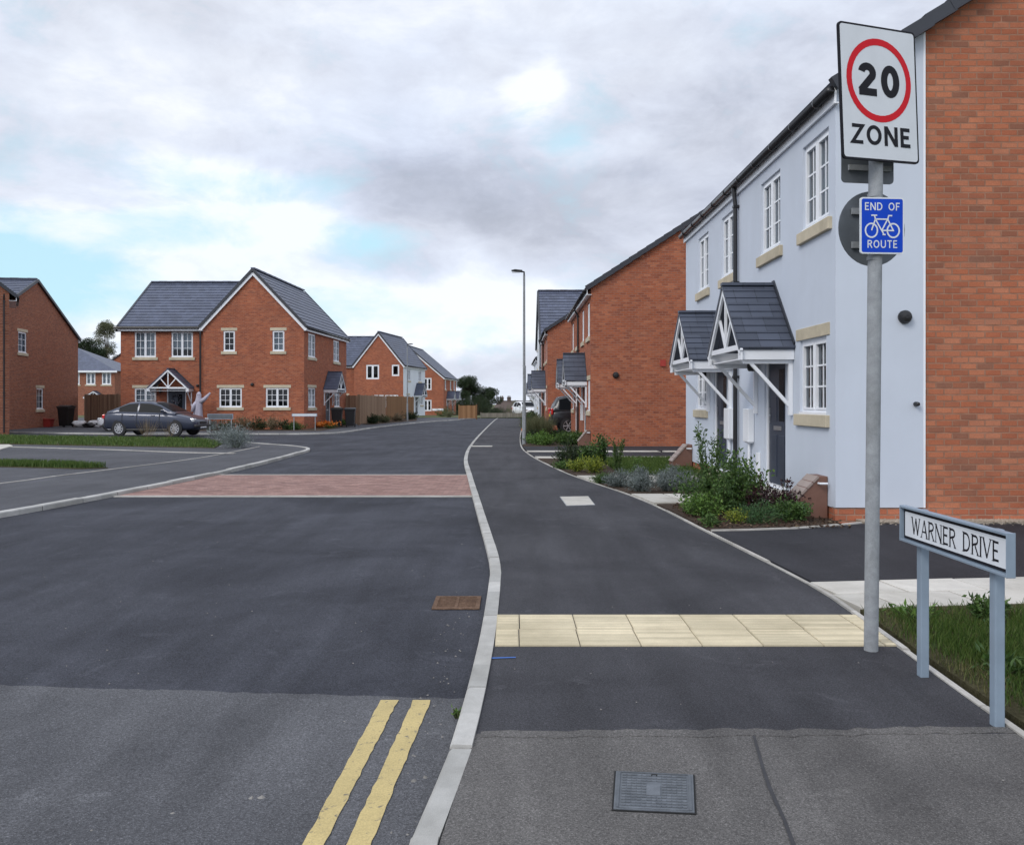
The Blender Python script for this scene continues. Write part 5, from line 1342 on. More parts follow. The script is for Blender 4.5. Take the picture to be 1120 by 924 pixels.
for i, (x, y, r, lab) in enumerate(((-10.35, 47.3, .2, 'larger orange pumpkin by the side door of the big brick house'), (-9.95, 47.1, .15, 'smaller orange pumpkin next to the larger one'), (.62, 38.6, .2, 'orange pumpkin at the pavement edge beyond the lamp post'))):
    t = thing('pumpkin', lab, 'pumpkin', (x, y, .01)); mb = MB(); n = 24
    for j in range(9):
        a = -PI / 2 + PI * j / 8
        for k in range(n):
            tt = 2 * PI * k / n; rr = r * math.cos(a) * (1 + .1 * abs(math.cos(tt * 5))); mb.v.append((x + rr * math.cos(tt), y + rr * math.sin(tt), .01 + r * .85 + r * .8 * math.sin(a)))
    for j in range(8):
        for k in range(n): k2 = (k + 1) % n; mb.f.append((j * n + k, j * n + k2, (j + 1) * n + k2, (j + 1) * n + k))
    mb.build('rind', 'pumpkin', t, smooth=True); MB().tube([(x, y, r * 1.6), (x + .02, y, r * 2.0)], [.03, .018], 6).build('stalk', 'stem', t)

# ------------------------------------------------------------------ fences
def fence(label, p0, p1, h, mat, seed=0, post=2.0, cap=True):
    p0, p1 = V((*p0, 0)), V((*p1, 0)); L = (p1 - p0).length; F = frame(p0, (p1 - p0)); random.seed(seed)
    t = thing('fence', label, 'fence', p0.lerp(p1, .5))
    mb = MB(); n = int(L / .112)
    for i in range(n):
        u = i * L / n; d = .0 if i % 2 else .014
        mb.ubox(F, u + .002, u + L / n + .008, .05, h + random.uniform(-.012, .012), d - .012, d + .006)
    mb.ubox(F, 0, L, h * .15, h * .15 + .07, -.06, -.0125).ubox(F, 0, L, h * .82, h * .82 + .07, -.06, -.0125)
    mb.build('boards', mat, t)
    k = max(1, int(round(L / post)))
    for i in range(k + 1):
        u = L * i / k; MB().ubox(F, u - .05, u + .05, -.1, h + .06, -.13, -.0605).build('post', mat, t)
    return t
fence('short timber fence panel from the big brick house corner behind the bins', (-10.4, 53.9), (-9.35, 53.4), 1.8, 'fence', 1, 1.2)
fence('long weathered timber fence along the far bend of the road', (-9.3, 53.6), (-9.0, 62.5), 1.82, 'fence', 2)
fence('darker reddish timber fence ending at the white rendered flank', (-9.0, 62.7), (-8.85, 79), 1.85, 'fence_new', 3)
fence('bright orange timber fence panel across the end of the road', (-4.4, 73), (-2.95, 73.2), 1.12, 'fence_new', 4)
fence('timber fence between the plain left gable and the big brick house', (-26.4, 54.2), (-21.6, 50.0), 1.85, 'fence', 5)
fence('low far fence closing the end of the road', (-2.8, 79), (1.9, 79.3), .42, 'fence_grey', 6)

# ------------------------------------------------------------------ plants
def leaves(c, d, ln, wd, seed, curl=.25):
    """leaf faces: centres c, outward directions d"""
    rng = np.random.default_rng(seed); n = len(c)
    r = rng.normal(size=(n, 3)); s = np.cross(d, r); s /= np.linalg.norm(s, axis=1, keepdims=True) + 1e-9
    nrm = np.cross(s, d); L = (ln * rng.uniform(.6, 1.3, n))[:, None]; W = (wd * rng.uniform(.7, 1.25, n))[:, None]
    a = c; m1 = c + d * L * .5 + s * W * .5 + nrm * W * curl; m2 = c + d * L * .5 - s * W * .5 + nrm * W * curl; e = c + d * L - nrm * L * curl * .4
    v = np.stack([a, m1, e, m2], 1).reshape(-1, 3); f = [(4 * i, 4 * i + 1, 4 * i + 2, 4 * i + 3) for i in range(n)]
    return v, f
def mesh_np(name, v, f, mat, parent=None, loc=(0, 0, 0)):
    me = bpy.data.meshes.new(name); me.from_pydata([tuple(map(float, p)) for p in v], [], f); me.materials.append(M[mat])
    o = bpy.data.objects.new(name, me); COL.objects.link(o)
    if parent is not None: o.parent = parent
    else: o.location = loc
    return o
def shrub(label, loc, r, h, n, ln, wd, mat, seed, kind='bush', group='garden shrubs and flowers', name='shrub', cat='plant'):
    """kinds: bush (branching dome), spire (upright stems with leaves), mound (low dome), spike (grassy blades)"""
    rng = np.random.default_rng(seed); t = thing(name, label, cat, loc, group)
    C, Dv = [], []; st = MB()
    if kind == 'spike':
        a = rng.uniform(0, 2 * PI, n); q = rng.uniform(0, 1, n) ** .6
        base = np.stack([np.cos(a) * q * r * .45, np.sin(a) * q * r * .45, np.zeros(n)], 1)
        d = np.stack([np.cos(a) * q * .55 + rng.normal(0, .12, n), np.sin(a) * q * .55 + rng.normal(0, .12, n), np.ones(n)], 1); d /= np.linalg.norm(d, axis=1, keepdims=True)
        v, f = leaves(base, d, h * .95, wd, seed, .2)
        mesh_np('foliage', v, f, mat, t); return t
    ns = {'bush': 16, 'spire': 11, 'mound': 14}[kind]
    per = n // ns
    for i in range(ns):
        a = rng.uniform(0, 2 * PI); q = rng.uniform(0, 1) ** .5
        tip = np.array([math.cos(a) * q * r, math.sin(a) * q * r, h * (rng.uniform(.5, 1.05) if kind != 'mound' else rng.uniform(.6, 1.0)) * (1 - .4 * q * q)])
        if kind == 'spire': tip[:2] *= .75; tip[2] = h * rng.uniform(.55, 1.08)
        root = np.array([tip[0] * .2, tip[1] * .2, 0]); mid = root * .4 + tip * .6; mid[2] *= .9
        st.tube([V(root), V(mid), V(tip)], [.008, .006, .003], 4, False)
        tt = rng.uniform(.2 if kind != 'spire' else .12, 1.0, per)[:, None]
        c = root * (1 - tt) ** 2 + 2 * mid * tt * (1 - tt) + tip * tt ** 2
        sp = (.3 * r if kind == 'bush' else (.1 * r if kind == 'spire' else .36 * r))
        c = c + rng.normal(0, 1, (per, 3)) * sp * .5 * np.array([1, 1, .6]); c[:, 2] = np.maximum(c[:, 2], .01)
        d = rng.normal(0, 1, (per, 3)) + np.array([0, 0, .45]) + (c - np.array([0, 0, h * .3])) / max(r, h) * .9; d /= np.linalg.norm(d, axis=1, keepdims=True)
        C.append(c); Dv.append(d)
    v, f = leaves(np.concatenate(C), np.concatenate(Dv), ln, wd, seed)
    mesh_np('foliage', v, f, mat, t)
    st.build('stem', 'stem', t, uv=False, shift=(0, 0, 0))
    return t
P_ = lambda x, y: (x, y, .005)
S = shrub
S('largest green shrub in the near bed, broad leafy dome before the two doors', P_(2.62, 10.95), .5, .8, 3200, .055, .026, 'l_green', 1)
S('tall thin shrub with upright sprigs behind the largest green shrub', P_(2.55, 11.35), .3, 1.12, 900, .06, .02, 'l_green', 2, 'spire')
S('bright green leafy shrub between the big shrub and the near door', P_(2.98, 11.45), .34, .68, 1500, .055, .03, 'l_fresh', 3)
S('low fresh green clump at the pavement corner of the near bed', P_(2.28, 10.55), .24, .3, 900, .045, .026, 'l_fresh', 4, 'mound')
S('lime green flowering clump at the front of the near bed', P_(2.55, 9.98), .15, .2, 500, .03, .016, 'l_lime', 5, 'mound')
S('feathery blue green fern like mound at the front of the near bed', P_(2.8, 9.98), .27, .26, 1800, .035, .008, 'l_teal', 6, 'mound')
S('dark purple leaved shrub left of the brown meter box', P_(3.1, 10.75), .27, .5, 1100, .05, .022, 'l_purple', 7)
S('second dark purple shrub close to the brown meter box', P_(3.28, 10.5), .22, .48, 900, .05, .022, 'l_purple', 8)
S('dark green creeping plant below the brown meter box', P_(3.22, 10.1), .25, .26, 1100, .05, .026, 'l_green', 9, 'mound')
S('purple stemmed shrub under the near canopy', P_(3.0, 12.0), .3, .62, 900, .05, .02, 'l_dark', 10)
S('small green weed at the front left corner of the near bed', P_(2.18, 9.75), .16, .13, 350, .04, .024, 'l_green', 11, 'mound')
for i, (x, y, r, h, m, lab) in enumerate(((2.0, 13.6, .26, .3, 'l_grey', 'grey lavender mound nearest the camera in the second bed'), (2.4, 13.7, .28, .34, 'l_grey', 'grey lavender mound second from the pavement in the second bed'),
        (2.8, 13.8, .28, .36, 'l_grey', 'grey lavender mound in the middle of the second bed'), (1.75, 14.4, .26, .34, 'l_grey', 'pavement side lavender mound farther back in the second bed'),
        (2.2, 14.6, .28, .36, 'l_grey', 'tall grey lavender at the back of the second bed'), (2.7, 14.7, .3, .38, 'l_grey', 'wide grey lavender near the second path'), (3.2, 14.0, .3, .4, 'l_dry', 'brown dried lavender nearest the pale blue wall'), (1.55, 15.0, .2, .2, 'l_green', 'small green plant at the pavement end of the second bed'))):
    S(lab, P_(x, y), r * .95, h * .85, 2600, .05, .008, m, 20 + i, 'mound', 'lavender mounds in the second bed')
S('rounded fresh green bush standing tallest in the third bed', P_(1.72, 18.1), .33, .82, 1700, .07, .035, 'l_green', 31)
S('grey stemmed shrub at the pavement side of the third bed', P_(1.2, 18.8), .32, .62, 1000, .06, .025, 'l_dark', 32)
S('yellow green grassy clump at the foot of the tallest third bed bush', P_(1.62, 17.2), .24, .36, 800, .05, .02, 'l_lime', 33, 'mound')
S('lime tinted clump in the middle of the third bed', P_(1.3, 17.5), .22, .34, 700, .05, .02, 'l_lime', 34, 'mound')
S('thin upright shrub where the third bed meets the lawn', P_(2.05, 17.2), .2, .62, 500, .06, .02, 'l_green', 35, 'spire')
S('low ground cover at the near tip of the third bed', P_(1.05, 18.2), .3, .16, 700, .05, .025, 'l_green', 36, 'mound')
S('dark leafy clump at the far side of the third bed', P_(1.5, 20.2), .35, .4, 900, .06, .025, 'l_dark', 37)
S('small seedling poking from the second slab path edge', P_(2.15, 15.3), .12, .4, 260, .05, .02, 'l_fresh', 38, 'spire')
for i, (x, y, r, h, k, m, lab) in enumerate(((1.0, 28.6, .55, .4, 'mound', 'l_fresh', 'low green ground cover at the near front of the lamp post bed'), (1.75, 28.7, .5, .36, 'mound', 'l_green', 'broad leafy mound near the brick corner in the lamp post bed'),
        (2.2, 29.2, .35, .42, 'bush', 'l_green', 'leafy clump against the red brick front wall'), (.98, 31.2, .55, .85, 'spike', 'l_pale', 'large feathery grass clump behind the lamp post'), (.85, 33.4, .5, .75, 'spike', 'l_pale', 'smaller feathery grass clump farther behind the lamp post'),
        (1.5, 34.5, .5, .35, 'mound', 'l_dark', 'low dark shrub near the black off roader'), (.75, 29.9, .4, .4, 'mound', 'l_dark', 'dark low plant at the foot of the lamp post'), (1.95, 31.3, .45, .35, 'mound', 'l_green', 'low round green shrub beside the far canopy of the brick pair'),
        (1.0, 36.0, .6, .9, 'bush', 'l_pale', 'olive shrub at the far end of the lamp post bed'), (1.1, 46, .5, .85, 'bush', 'l_dark', 'dark shrub in front of the narrow brick house'), (1.0, 52, .6, .9, 'bush', 'l_green', 'green shrub in front of the white gable house'), (1.3, 60, .6, .8, 'bush', 'l_dark', 'dark shrub farthest along the right beds'))):
    S(lab, P_(x, y), r, h, 1500 if k != 'spike' else 2600, .09, .04 if k != 'spike' else .007, m, 50 + i, k, 'plants in the lamp post bed')
# left side plants
S('large grey lavender bush at the tip of the left grass strip', (-8.35, 26.6, .02), .85, .62, 2600, .11, .014, 'l_grey', 70, 'mound')
S('second lavender clump just behind the largest one on the grass strip', (-9.5, 29.0, .02), .6, .7, 1500, .12, .014, 'l_grey', 71, 'mound')
S('dry brown seed head plant in front of the saloon', (-13.9, 33.5, .02), .3, .8, 110, .12, .008, 'l_dry', 72, 'spike')
S('thin dry stalks beside the saloon front wheel', (-13.0, 33.2, .02), .2, .7, 50, .12, .007, 'l_dry', 73, 'spike')
for i, (px, r, h, m, lab) in enumerate(((232, .6, .55, 'l_grey', 'grey shrub under the leftmost gable window'), (250, .55, .5, 'l_dark', 'dark shrub left of the gable bed centre'), (266, .5, .7, 'l_dry', 'brown twiggy shrub between the two gable windows'), (283, .55, .62, 'l_dark', 'dark bushy shrub under the right gable window'), (297, .5, .7, 'l_dry', 'dry reddish shrub under the right gable window'), (313, .5, .5, 'l_dark', 'low shrub behind the white name board'), (325, .45, .42, 'l_green', 'small green shrub at the gable corner'))):
    x = (px - 560) * 43.8 / 960; S(lab, (x, 43.8, .01), r, h, 800, .1, .04, m, 80 + i, 'bush', 'shrubs along the brick gable')
for i, (x, y, r, h, m, lab) in enumerate(((-8.9, 56, .5, .7, 'l_dark', 'dark shrub at the start of the long timber fence'), (-8.7, 59.5, .5, .5, 'l_pale', 'pale shrub along the long timber fence'), (-8.3, 64, .5, .6, 'l_dry', 'dry shrub near the end of the long timber fence'), (-8.1, 70, .6, .7, 'l_dark', 'dark shrub before the white rendered flank'), (-6.6, 84, .8, 1.0, 'l_green', 'green shrub below the far striped canopies'), (-5.9, 80.5, .7, .9, 'l_pale', 'pale shrub beside the orange fence panel'), (-10.2, 52.4, .4, .4, 'l_green', 'green plant by the bins of the big brick house'))):
    S(lab, (x, y, .01), r, h, 800, .12, .05, m, 100 + i, 'bush', 'shrubs along the far fence')
fl = shrub('orange flowering clump at the side door of the big brick house', (-9.75, 46.4, .01), .5, .32, 500, .08, .03, 'l_green', 120, 'mound')
rng = np.random.default_rng(5); n = 260; c = np.stack([rng.normal(0, .25, n), rng.normal(0, .2, n), rng.uniform(.15, .36, n)], 1); d = rng.normal(0, 1, (n, 3)); d /= np.linalg.norm(d, axis=1, keepdims=True)
v, f = leaves(c, d, .1, .06, 6); mesh_np('blossom', v, f, 'petal', fl)
S('leafy dock weed at the slab path edge behind the name sign', (3.0, 5.55, .01), .15, .15, 320, .05, .02, 'l_green', 130, 'bush', 'weeds in the near grass', 'weed')
S('small broad leaved weed near the right frame edge', (3.75, 5.6, .01), .12, .16, 220, .045, .02, 'l_fresh', 131, 'bush', 'weeds in the near grass', 'weed')
S('straggly dandelion like weed between the two sign posts', (2.5, 4.45, .01), .15, .08, 120, .07, .018, 'l_green', 132, 'mound', 'weeds in the near grass', 'weed')
S('flat weed at the left end of the near grass by the path', (2.55, 5.6, .01), .14, .06, 110, .06, .018, 'l_fresh', 133, 'mound', 'weeds in the near grass', 'weed')
S('tiny green weed growing in the kerb joint by the yellow lines', (-.245, 3.98, ROADZ), .035, .05, 30, .02, .012, 'l_fresh', 134, 'mound', 'weeds in the near grass', 'weed')

# grass
def blades(name, label, poly, n, hmin, hmax, wd, mat, seed, z=.005, patch=None, mask=None):
    rng = np.random.default_rng(seed); P2 = [(p[0], p[1]) for p in poly]
    xs = [p[0] for p in P2]; ys = [p[1] for p in P2]; out = []
    def inside(x, y):
        c = False; j = len(P2) - 1
        for i in range(len(P2)):
            xi, yi = P2[i]; xj, yj = P2[j]
            if (yi > y) != (yj > y) and x < (xj - xi) * (y - yi) / (yj - yi) + xi: c = not c
            j = i
        return c
    while len(out) < n:
        x, y = rng.uniform(min(xs), max(xs)), rng.uniform(min(ys), max(ys))
        if not inside(x, y): continue
        if mask and rng.uniform() > mask(x, y): continue
        out.append((x, y))
    o = np.array(out); n = len(o); a = rng.uniform(0, 2 * PI, n); h = rng.uniform(hmin, hmax, n)
    ln = rng.uniform(.1, .7, n)
    b = np.stack([o[:, 0], o[:, 1], np.full(n, z)], 1); s = np.stack([np.sin(a), -np.cos(a), np.zeros(n)], 1) * wd
    d = np.stack([np.cos(a) * ln, np.sin(a) * ln, np.ones(n)], 1) * h[:, None]
    mid = b + d * .55 + np.array([0, 0, 1]) * h[:, None] * .05
    v = np.stack([b - s, b + s, mid + s * .7, b + d - np.stack([np.zeros(n), np.zeros(n), h * .15 * ln], 1), mid - s * .7], 1).reshape(-1, 3)
    f = [(5 * i, 5 * i + 1, 5 * i + 2, 5 * i + 3, 5 * i + 4) for i in range(n)]
    return struct(mesh_np(name, v, f, mat), 'stuff', label, 'grass')
def nm(x, y): return .5 + .5 * math.sin(x * 5.1 + 1.3 * math.sin(y * 4.3)) * math.sin(y * 4.7 + x * 1.7)
near = [(2.28, 5.8), (2.24, 4.6), (2.2, 3.6), (2.18, 2.6), (6, 2.6), (6, 6.2), (3.6, 5.95)]
def mk(x, y):
    e = min(1, max(0, (x - 2.27 - .06 * math.sin(y * 6)) / .28)); g = min(1, max(.08, (5.75 + .12 * (x - 2.3) - y) / .55))
    return max(.03, e * g * (.35 + .65 * nm(x, y)))
blades('grass', 'green verge grass behind the street name sign', near, 62000, .03, .09, .0023, 'grass', 1, mask=mk)
blades('grass', 'dry straw coloured grass at the worn edge of the near verge', near, 9000, .015, .06, .002, 'grass_dry', 2, mask=lambda x, y: max(.05, 1 - mk(x, y) * 1.2) * nm(x * 1.7, y * 1.3))
blades('lawn_grass', 'short dark green lawn in front of the pale blue house', [(2.08, 16.6), (3.72, 16.6), (3.72, 18.9), (3.85, 21.5), (2.08, 21.5)], 14000, .05, .1, .005, 'grass', 3)
blades('grass', 'long green grass strip beside the parked saloon', [(-20.6, 35.6), (-11.3, 32.2), (-9.7, 29.6), (-8.95, 26.4), (-16.8, 28.9), (-24, 30.6), (-28, 36)], 22000, .05, .13, .011, 'grass', 4, z=.02)
q = [at(-60, 506), at(0, 507.5), at(75, 509.5), at(118, 512), at(90, 513), at(0, 510.8), at(-60, 509)]
blades('grass', 'thin tufty grass strip between the two parking bays', q, 5000, .06, .16, .007, 'grass', 5, z=.02)
# bark chips and leaf litter in the near bed
rng = np.random.default_rng(3); n = 1500; x = rng.uniform(2.1, 3.72, n); y = rng.uniform(9.6, 11.8, n); k = y > 9.42 + .1 * (x - 2.0)
c = np.stack([x, y, rng.uniform(.008, .03, n)], 1)[k]; d = rng.normal(0, 1, (len(c), 3)); d[:, 2] *= .3; d /= np.linalg.norm(d, axis=1, keepdims=True)
v, f = leaves(c, d, .05, .022, 4, .1); struct(mesh_np('bark_chips', v, f, 'bark'), 'stuff', 'brown bark chips covering the near bed', 'mulch')
c2 = c[:160] + np.array([0, 0, .008]); v, f = leaves(c2, d[:160], .045, .02, 8, .1); struct(mesh_np('leaf_litter', v, f, 'l_dry'), 'stuff', 'pale fallen leaves on the near bed', 'leaves')

# trees
def tree(label, loc, h, r, n, ls, mat, seed, flat=1.0, base=.25, trunk_r=.15, grp='trees behind the houses'):
    rng = np.random.default_rng(seed); random.seed(seed); t = thing('tree', label, 'tree', loc, grp)
    tk = MB(); tk.tube([V((0, 0, -.3)), V((.05, 0, h * .3)), V((0, .05, h * .62)), V((.05, 0, h * .86))], [trunk_r, trunk_r * .8, trunk_r * .45, trunk_r * .12], 8)
    C, Dd = [], []; nb = 52
    for i in range(nb):
        a = rng.uniform(0, 2 * PI); e = rng.uniform(0, 1); zz = base + (1 - base) * e
        rr = r * math.sqrt(max(.05, 1 - ((zz - (base + .42 * (1 - base))) / (.62 * (1 - base))) ** 2)) * rng.uniform(.5, 1.0)
        p = np.array([math.cos(a) * rr, math.sin(a) * rr, zz * h])
        tk.tube([V((0, 0, h * (base * .6 + .5 * e * (1 - base)))), V(p * np.array([.55, .55, .97])), V(p)], [trunk_r * .3, trunk_r * .16, .01], 5, False)
        m = n // nb; s = r * rng.uniform(.26, .42)
        q = rng.normal(0, 1, (m, 3)); q /= np.linalg.norm(q, axis=1, keepdims=True); q *= (rng.uniform(0, 1, m) ** .4)[:, None] * s * np.array([1, 1, .75])
        C.append(p + q); dd = q / s + rng.normal(0, .7, (m, 3)); Dd.append(dd / np.linalg.norm(dd, axis=1, keepdims=True))
    tk.build('trunk', 'trunk', t, uv=False, shift=(0, 0, 0))
    v, f = leaves(np.concatenate(C), np.concatenate(Dd), ls, ls * .6, seed); mesh_np('crown', v, f, mat, t); return t
def tz(px, pyt, Y): return (px - 560) * Y / 960, 1.38 + (440 - pyt) * Y / 960
def ptree(label, px, pytop, Y, wpx, mat, seed, n=5000, base=.12, ls=None, grp='trees behind the houses'):
    x, zt = tz(px, pytop, Y); g0 = gz(Y); r = wpx * Y / 960 / 2; return tree(label, (x, Y, g0), zt - g0, r, n, ls or r * .065, mat, seed, base=base, trunk_r=r * .06, grp=grp)
ptree('large round dark green tree beyond the end of the road', 511, 415, 140, 36, 'l_dark', 1, 40000, .05)
ptree('lower dark bushy tree right of the large round tree', 532, 426, 142, 34, 'l_dark', 2, 34000, .04)
ptree('small dark bush at the foot of the large round tree', 497, 436, 134, 16, 'l_dark', 3, 8000, .04)
ptree('olive hedge tree in front of the distant brown roofs', 566, 439, 150, 24, 'l_pale', 4, 9000, .04)
ptree('brownish tree right of the distant brown roofs', 590, 433, 160, 40, 'l_pale', 6, 9000, .04)
ptree('dark spreading tree behind the distant terrace', 96, 369, 125, 38, 'l_dark', 7, 30000, .3)
ptree('taller pale leaved tree touching the big brick house roofline', 117, 353, 128, 32, 'l_pale', 8, 26000, .3)
ptree('dark hedge like tree left of the distant terrace ridge', 72, 378, 120, 40, 'l_dark', 9, 9000, .3)

for i, (px, top, wd, m) in enumerate(((546, 446, 22, 'l_dark'), (558, 447, 18, 'l_pale'), (575, 444, 22, 'l_dark'), (585, 443, 20, 'l_dark'), (522, 434, 34, 'l_dark'))):
    ptree(('low dark bush left of the distant brown roofs', 'low olive bush in front of the distant brown roofs', 'low dark bush behind the far end of the street by the white car', 'dark bush directly above the white hatchback', 'dark tree filling the gap right of the large round tree')[i], px, top, 132 + i, wd, m, 30 + i, 7000, .02, grp='bushes beyond the end of the road')

# distant houses in the dip beyond the road
def far_house(label, px, Y, wpx, ridge_py, chim):
    x, zr = tz(px, ridge_py, Y); w = wpx * Y / 960; g = gz(Y)
    t = thing('far_house', label, 'house', (x, Y, g), 'distant houses')
    MB().box(x - w / 2, x + w / 2, Y, Y + 8, g - .2, zr - 2.6).build('wall', 'far_wall', t)
    MB().prism([(x - w / 2 - .2, Y - .3, zr - 2.7), (x - w / 2 - .2, Y + 8.3, zr - 2.7), (x - w / 2 + 1.5, Y + 4, zr)], (w + .4, 0, 0)).build('roof', 'far_roof', t)
    for c in chim:
        cx = x + c * w; b = MB().box(cx - .42, cx + .42, Y + 3.5, Y + 4.3, zr - .6, zr + .75).box(cx - .48, cx + .48, Y + 3.4, Y + 4.4, zr + .58, zr + .68)
        c_ = b.build('chimney', 'far_roof', t); MB().lathe((cx - .18, Y + 3.9, zr + .75), [(.12, 0), (.1, .3)], 8).lathe((cx + .18, Y + 3.9, zr + .75), [(.12, 0), (.1, .3)], 8).build('chimney_pot', 'far_wall', c_)
    for u in (-.25, .15): MB().box(x + u * w, x + u * w + 1.4, Y - .06, Y - .01, zr - 4.3, zr - 3.0).build('window', 'white', t)
    return t
far_house('distant brown roofed house with two chimneys on the skyline', 566, 185, 58, 438, (-.3, -.16))
far_house('distant low roof partly behind the lamp post', 596, 190, 40, 436.5, (.2,))

# ------------------------------------------------------------------ light, sky, camera
SUN_EL, SUN_AZ = 38.0, 222.0     # azimuth clockwise from +Y: behind the camera, to the left
w = bpy.data.worlds.new('World'); SC.world = w; w.use_nodes = True; nt = w.node_tree; nt.nodes.clear()
out = nt.nodes.new('ShaderNodeOutputWorld'); bg = nt.nodes.new('ShaderNodeBackground'); nt.links.new(bg.outputs[0], out.inputs[0])
sky = nt.nodes.new('ShaderNodeTexSky'); sky.sky_type = 'NISHITA'; sky.sun_disc = False
sky.sun_elevation = math.radians(SUN_EL); sky.sun_rotation = math.radians(SUN_AZ); sky.air_density = 1.0; sky.dust_density = .6; sky.ozone_density = 2.0
D_ = coord(nt, 'Generated'); sx = nt.nodes.new('ShaderNodeSeparateXYZ'); nt.links.new(D_, sx.inputs[0])
zz = math_(nt, 'MAXIMUM', sx.outputs[2], 0.0)
def vmath(op, a, b):
    m = nt.nodes.new('ShaderNodeVectorMath'); m.operation = op
    for i, q in enumerate((a, b)):
        if q is None: continue
        if hasattr(q, 'links'): nt.links.new(q, m.inputs[i])
        else: m.inputs[i].default_value = q
    return m.outputs[0] if op != 'LENGTH' else m.outputs[1]
def pdir(px, py): return V(((px - 560) / 960, 1, (440 - py) / 960)).normalized()
warp = noise(nt, vmath('MULTIPLY', D_, (1, 1, 2.2)), 3.0, 5, .6); wv = vmath('MULTIPLY', vmath('SUBTRACT', warp.outputs['Color'], (.5, .5, .5)), (.16, .16, .075)); DW = vmath('ADD', D_, wv)
def blob(px, py, rx, ry, soft=1.0):
    c = pdir(px, py); d = vmath('MULTIPLY', vmath('SUBTRACT', DW, tuple(c)), (960 / rx, .6 * 960 / rx, 960 / ry)); L = vmath('LENGTH', d, None)
    mr = nt.nodes.new('ShaderNodeMapRange'); mr.interpolation_type = 'SMOOTHSTEP'; mr.inputs[1].default_value = 1 + soft * .5; mr.inputs[2].default_value = max(0.0, 1 - soft * .9); nt.links.new(L, mr.inputs[0]); return mr.outputs[0]
def addn(a, b): return math_(nt, 'ADD', a, b)
SKYC = (6.3, 9.6, 11.0)
GAPS = [((-20, 262, 130, 26), .95), ((40, 315, 120, 34), .5), ((205, 262, 60, 14), .6), ((330, 215, 100, 24), .7), ((400, 268, 60, 22), .8), ((340, 335, 160, 20), .5), ((606, 150, 24, 13), .5), ((600, 130, 70, 50), .15), ((-250, 300, 260, 90), .8), ((345, 385, 60, 16), .3), ((120, 235, 120, 14), .4), ((225, 330, 60, 18), .35)]
TONES = [((120, 170, 420, 130), .12), ((600, 210, 240, 90), -.1), ((330, 70, 560, 110), -.02), ((500, 240, 150, 50), -.36), ((470, 300, 80, 30), -.28), ((720, 200, 300, 90), -.26), ((960, 120, 260, 160), -.14), ((640, 110, 140, 50), .16), ((570, 100, 26, 44), .42), ((480, 30, 200, 40), .08), ((640, 165, 60, 14), .2), ((200, 335, 330, 90), .36), ((60, 240, 240, 22), .3), ((225, 195, 70, 22), .5), ((300, 250, 150, 24), .34), ((490, 285, 60, 50), .3), ((480, 345, 190, 36), .4),
         ((600, 330, 130, 30), .3), ((540, 400, 200, 24), -.12), ((300, 150, 320, 50), -.02), ((650, 290, 160, 36), -.02), ((700, 20, 240, 40), .14), ((150, 70, 170, 60), .12), ((0, 90, 160, 60), -.14), ((560, 430, 500, 40), .06)]
# clouds: billows at several sizes, lit tops and grey bases
nz = noise(nt, vmath('MULTIPLY', D_, (1.0, 1.0, 1.9)), 7.5, 12, .62, .3).outputs[0]
nbig = noise(nt, vmath('MULTIPLY', DW, (1.0, 1.0, 2.1)), 4.4, 10, .6, .15).outputs[0]
def ssum(L, base=None):
    for q, k in L:
        m = math_(nt, 'MULTIPLY', blob(*q), k); base = m if base is None else addn(base, m)
    return base
gap = ssum(GAPS)
gapm = ramp(nt, addn(gap, math_(nt, 'MULTIPLY', math_(nt, 'SUBTRACT', .5, nz), 2.3)), [(.15, (0, 0, 0)), (.95, (1, 1, 1))]).outputs[0]
tone = math_(nt, 'MULTIPLY', ramp(nt, nbig, [(.36, (0, 0, 0)), (.64, (1, 1, 1))]).outputs[0], .32)
fine = math_(nt, 'MULTIPLY', math_(nt, 'SUBTRACT', nz, .5), 1.0)
tone = ssum(TONES, addn(addn(tone, fine), .47))
cl = ramp(nt, tone, [(.0, (4.3, 4.55, 5.2)), (.25, (5.4, 5.65, 6.4)), (.5, (6.8, 7.1, 7.9)), (.75, (7.9, 8.3, 9.1)), (1.0, (9.6, 9.8, 10.0))]).outputs[0]
wn = noise(nt, vmath('MULTIPLY', D_, (1, 1, 2.5)), 2.0, 4, .5).outputs[0]
cl = mixc(nt, cl, ramp(nt, wn, [(.35, (1.0, 1.005, 1.02)), (.65, (.955, 1.0, 1.085))]).outputs[0], 1.0, 'MULTIPLY')
skyb = mixc(nt, sky.outputs[0], SKYC, .75)
col = mixc(nt, cl, skyb, gapm)
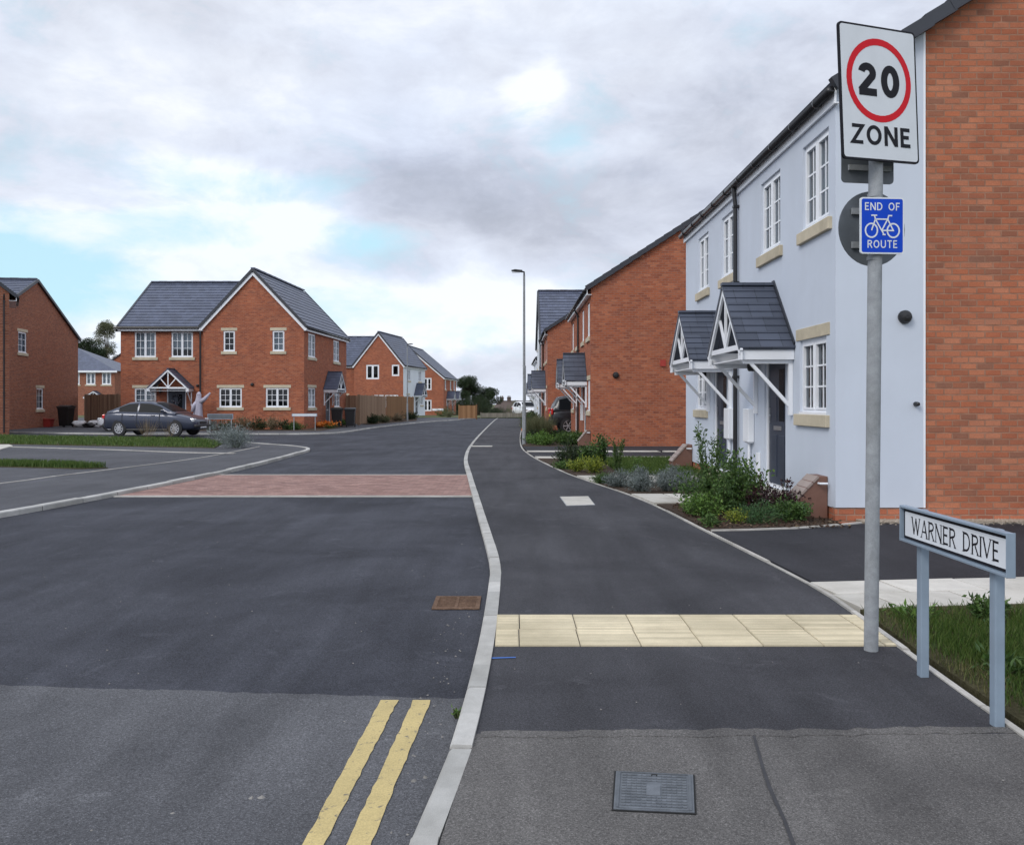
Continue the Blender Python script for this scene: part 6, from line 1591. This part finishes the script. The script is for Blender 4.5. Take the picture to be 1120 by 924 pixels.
# the sky overhead and behind the camera is brighter than the part in view
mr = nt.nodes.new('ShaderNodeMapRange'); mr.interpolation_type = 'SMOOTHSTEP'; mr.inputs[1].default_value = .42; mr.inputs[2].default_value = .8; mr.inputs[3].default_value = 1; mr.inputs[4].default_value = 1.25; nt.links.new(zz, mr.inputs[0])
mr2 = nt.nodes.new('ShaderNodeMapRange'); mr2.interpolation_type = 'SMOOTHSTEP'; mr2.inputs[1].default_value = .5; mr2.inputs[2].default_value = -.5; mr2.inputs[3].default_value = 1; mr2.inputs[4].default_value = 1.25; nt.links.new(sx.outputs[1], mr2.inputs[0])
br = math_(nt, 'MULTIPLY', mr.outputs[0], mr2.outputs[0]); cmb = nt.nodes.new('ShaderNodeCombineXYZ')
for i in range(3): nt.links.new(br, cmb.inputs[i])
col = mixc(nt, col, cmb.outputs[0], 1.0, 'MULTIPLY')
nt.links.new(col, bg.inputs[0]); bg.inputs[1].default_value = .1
sl = bpy.data.lights.new('sun', 'SUN'); sl.energy = 1.4; sl.angle = math.radians(22); sl.color = (1, .95, .88)
so = bpy.data.objects.new('sun', sl); COL.objects.link(so)
az, el = math.radians(SUN_AZ), math.radians(SUN_EL); dv = V((math.sin(az) * math.cos(el), math.cos(az) * math.cos(el), math.sin(el)))
so.rotation_euler = dv.to_track_quat('Z', 'Y').to_euler(); so.location = dv * 50
cd = bpy.data.cameras.new('camera'); cam = bpy.data.objects.new('camera', cd); COL.objects.link(cam)
cam.location = (0, 0, EYE); cam.rotation_euler = (PI / 2, 0, 0); cd.sensor_width = 36; cd.sensor_fit = 'HORIZONTAL'; cd.lens = 36 * 960 / 1120; cd.shift_y = -22 / 1120; cd.clip_end = 6000; cd.clip_start = .05
SC.camera = cam
SC.view_settings.view_transform = 'Standard'; SC.view_settings.look = 'None'; SC.view_settings.exposure = 0.06; SC.view_settings.gamma = 1
SC.cycles.use_denoising = True; SC.cycles.max_bounces = 6; SC.cycles.transparent_max_bounces = 8
SC.world.cycles.sampling_method = 'AUTOMATIC'
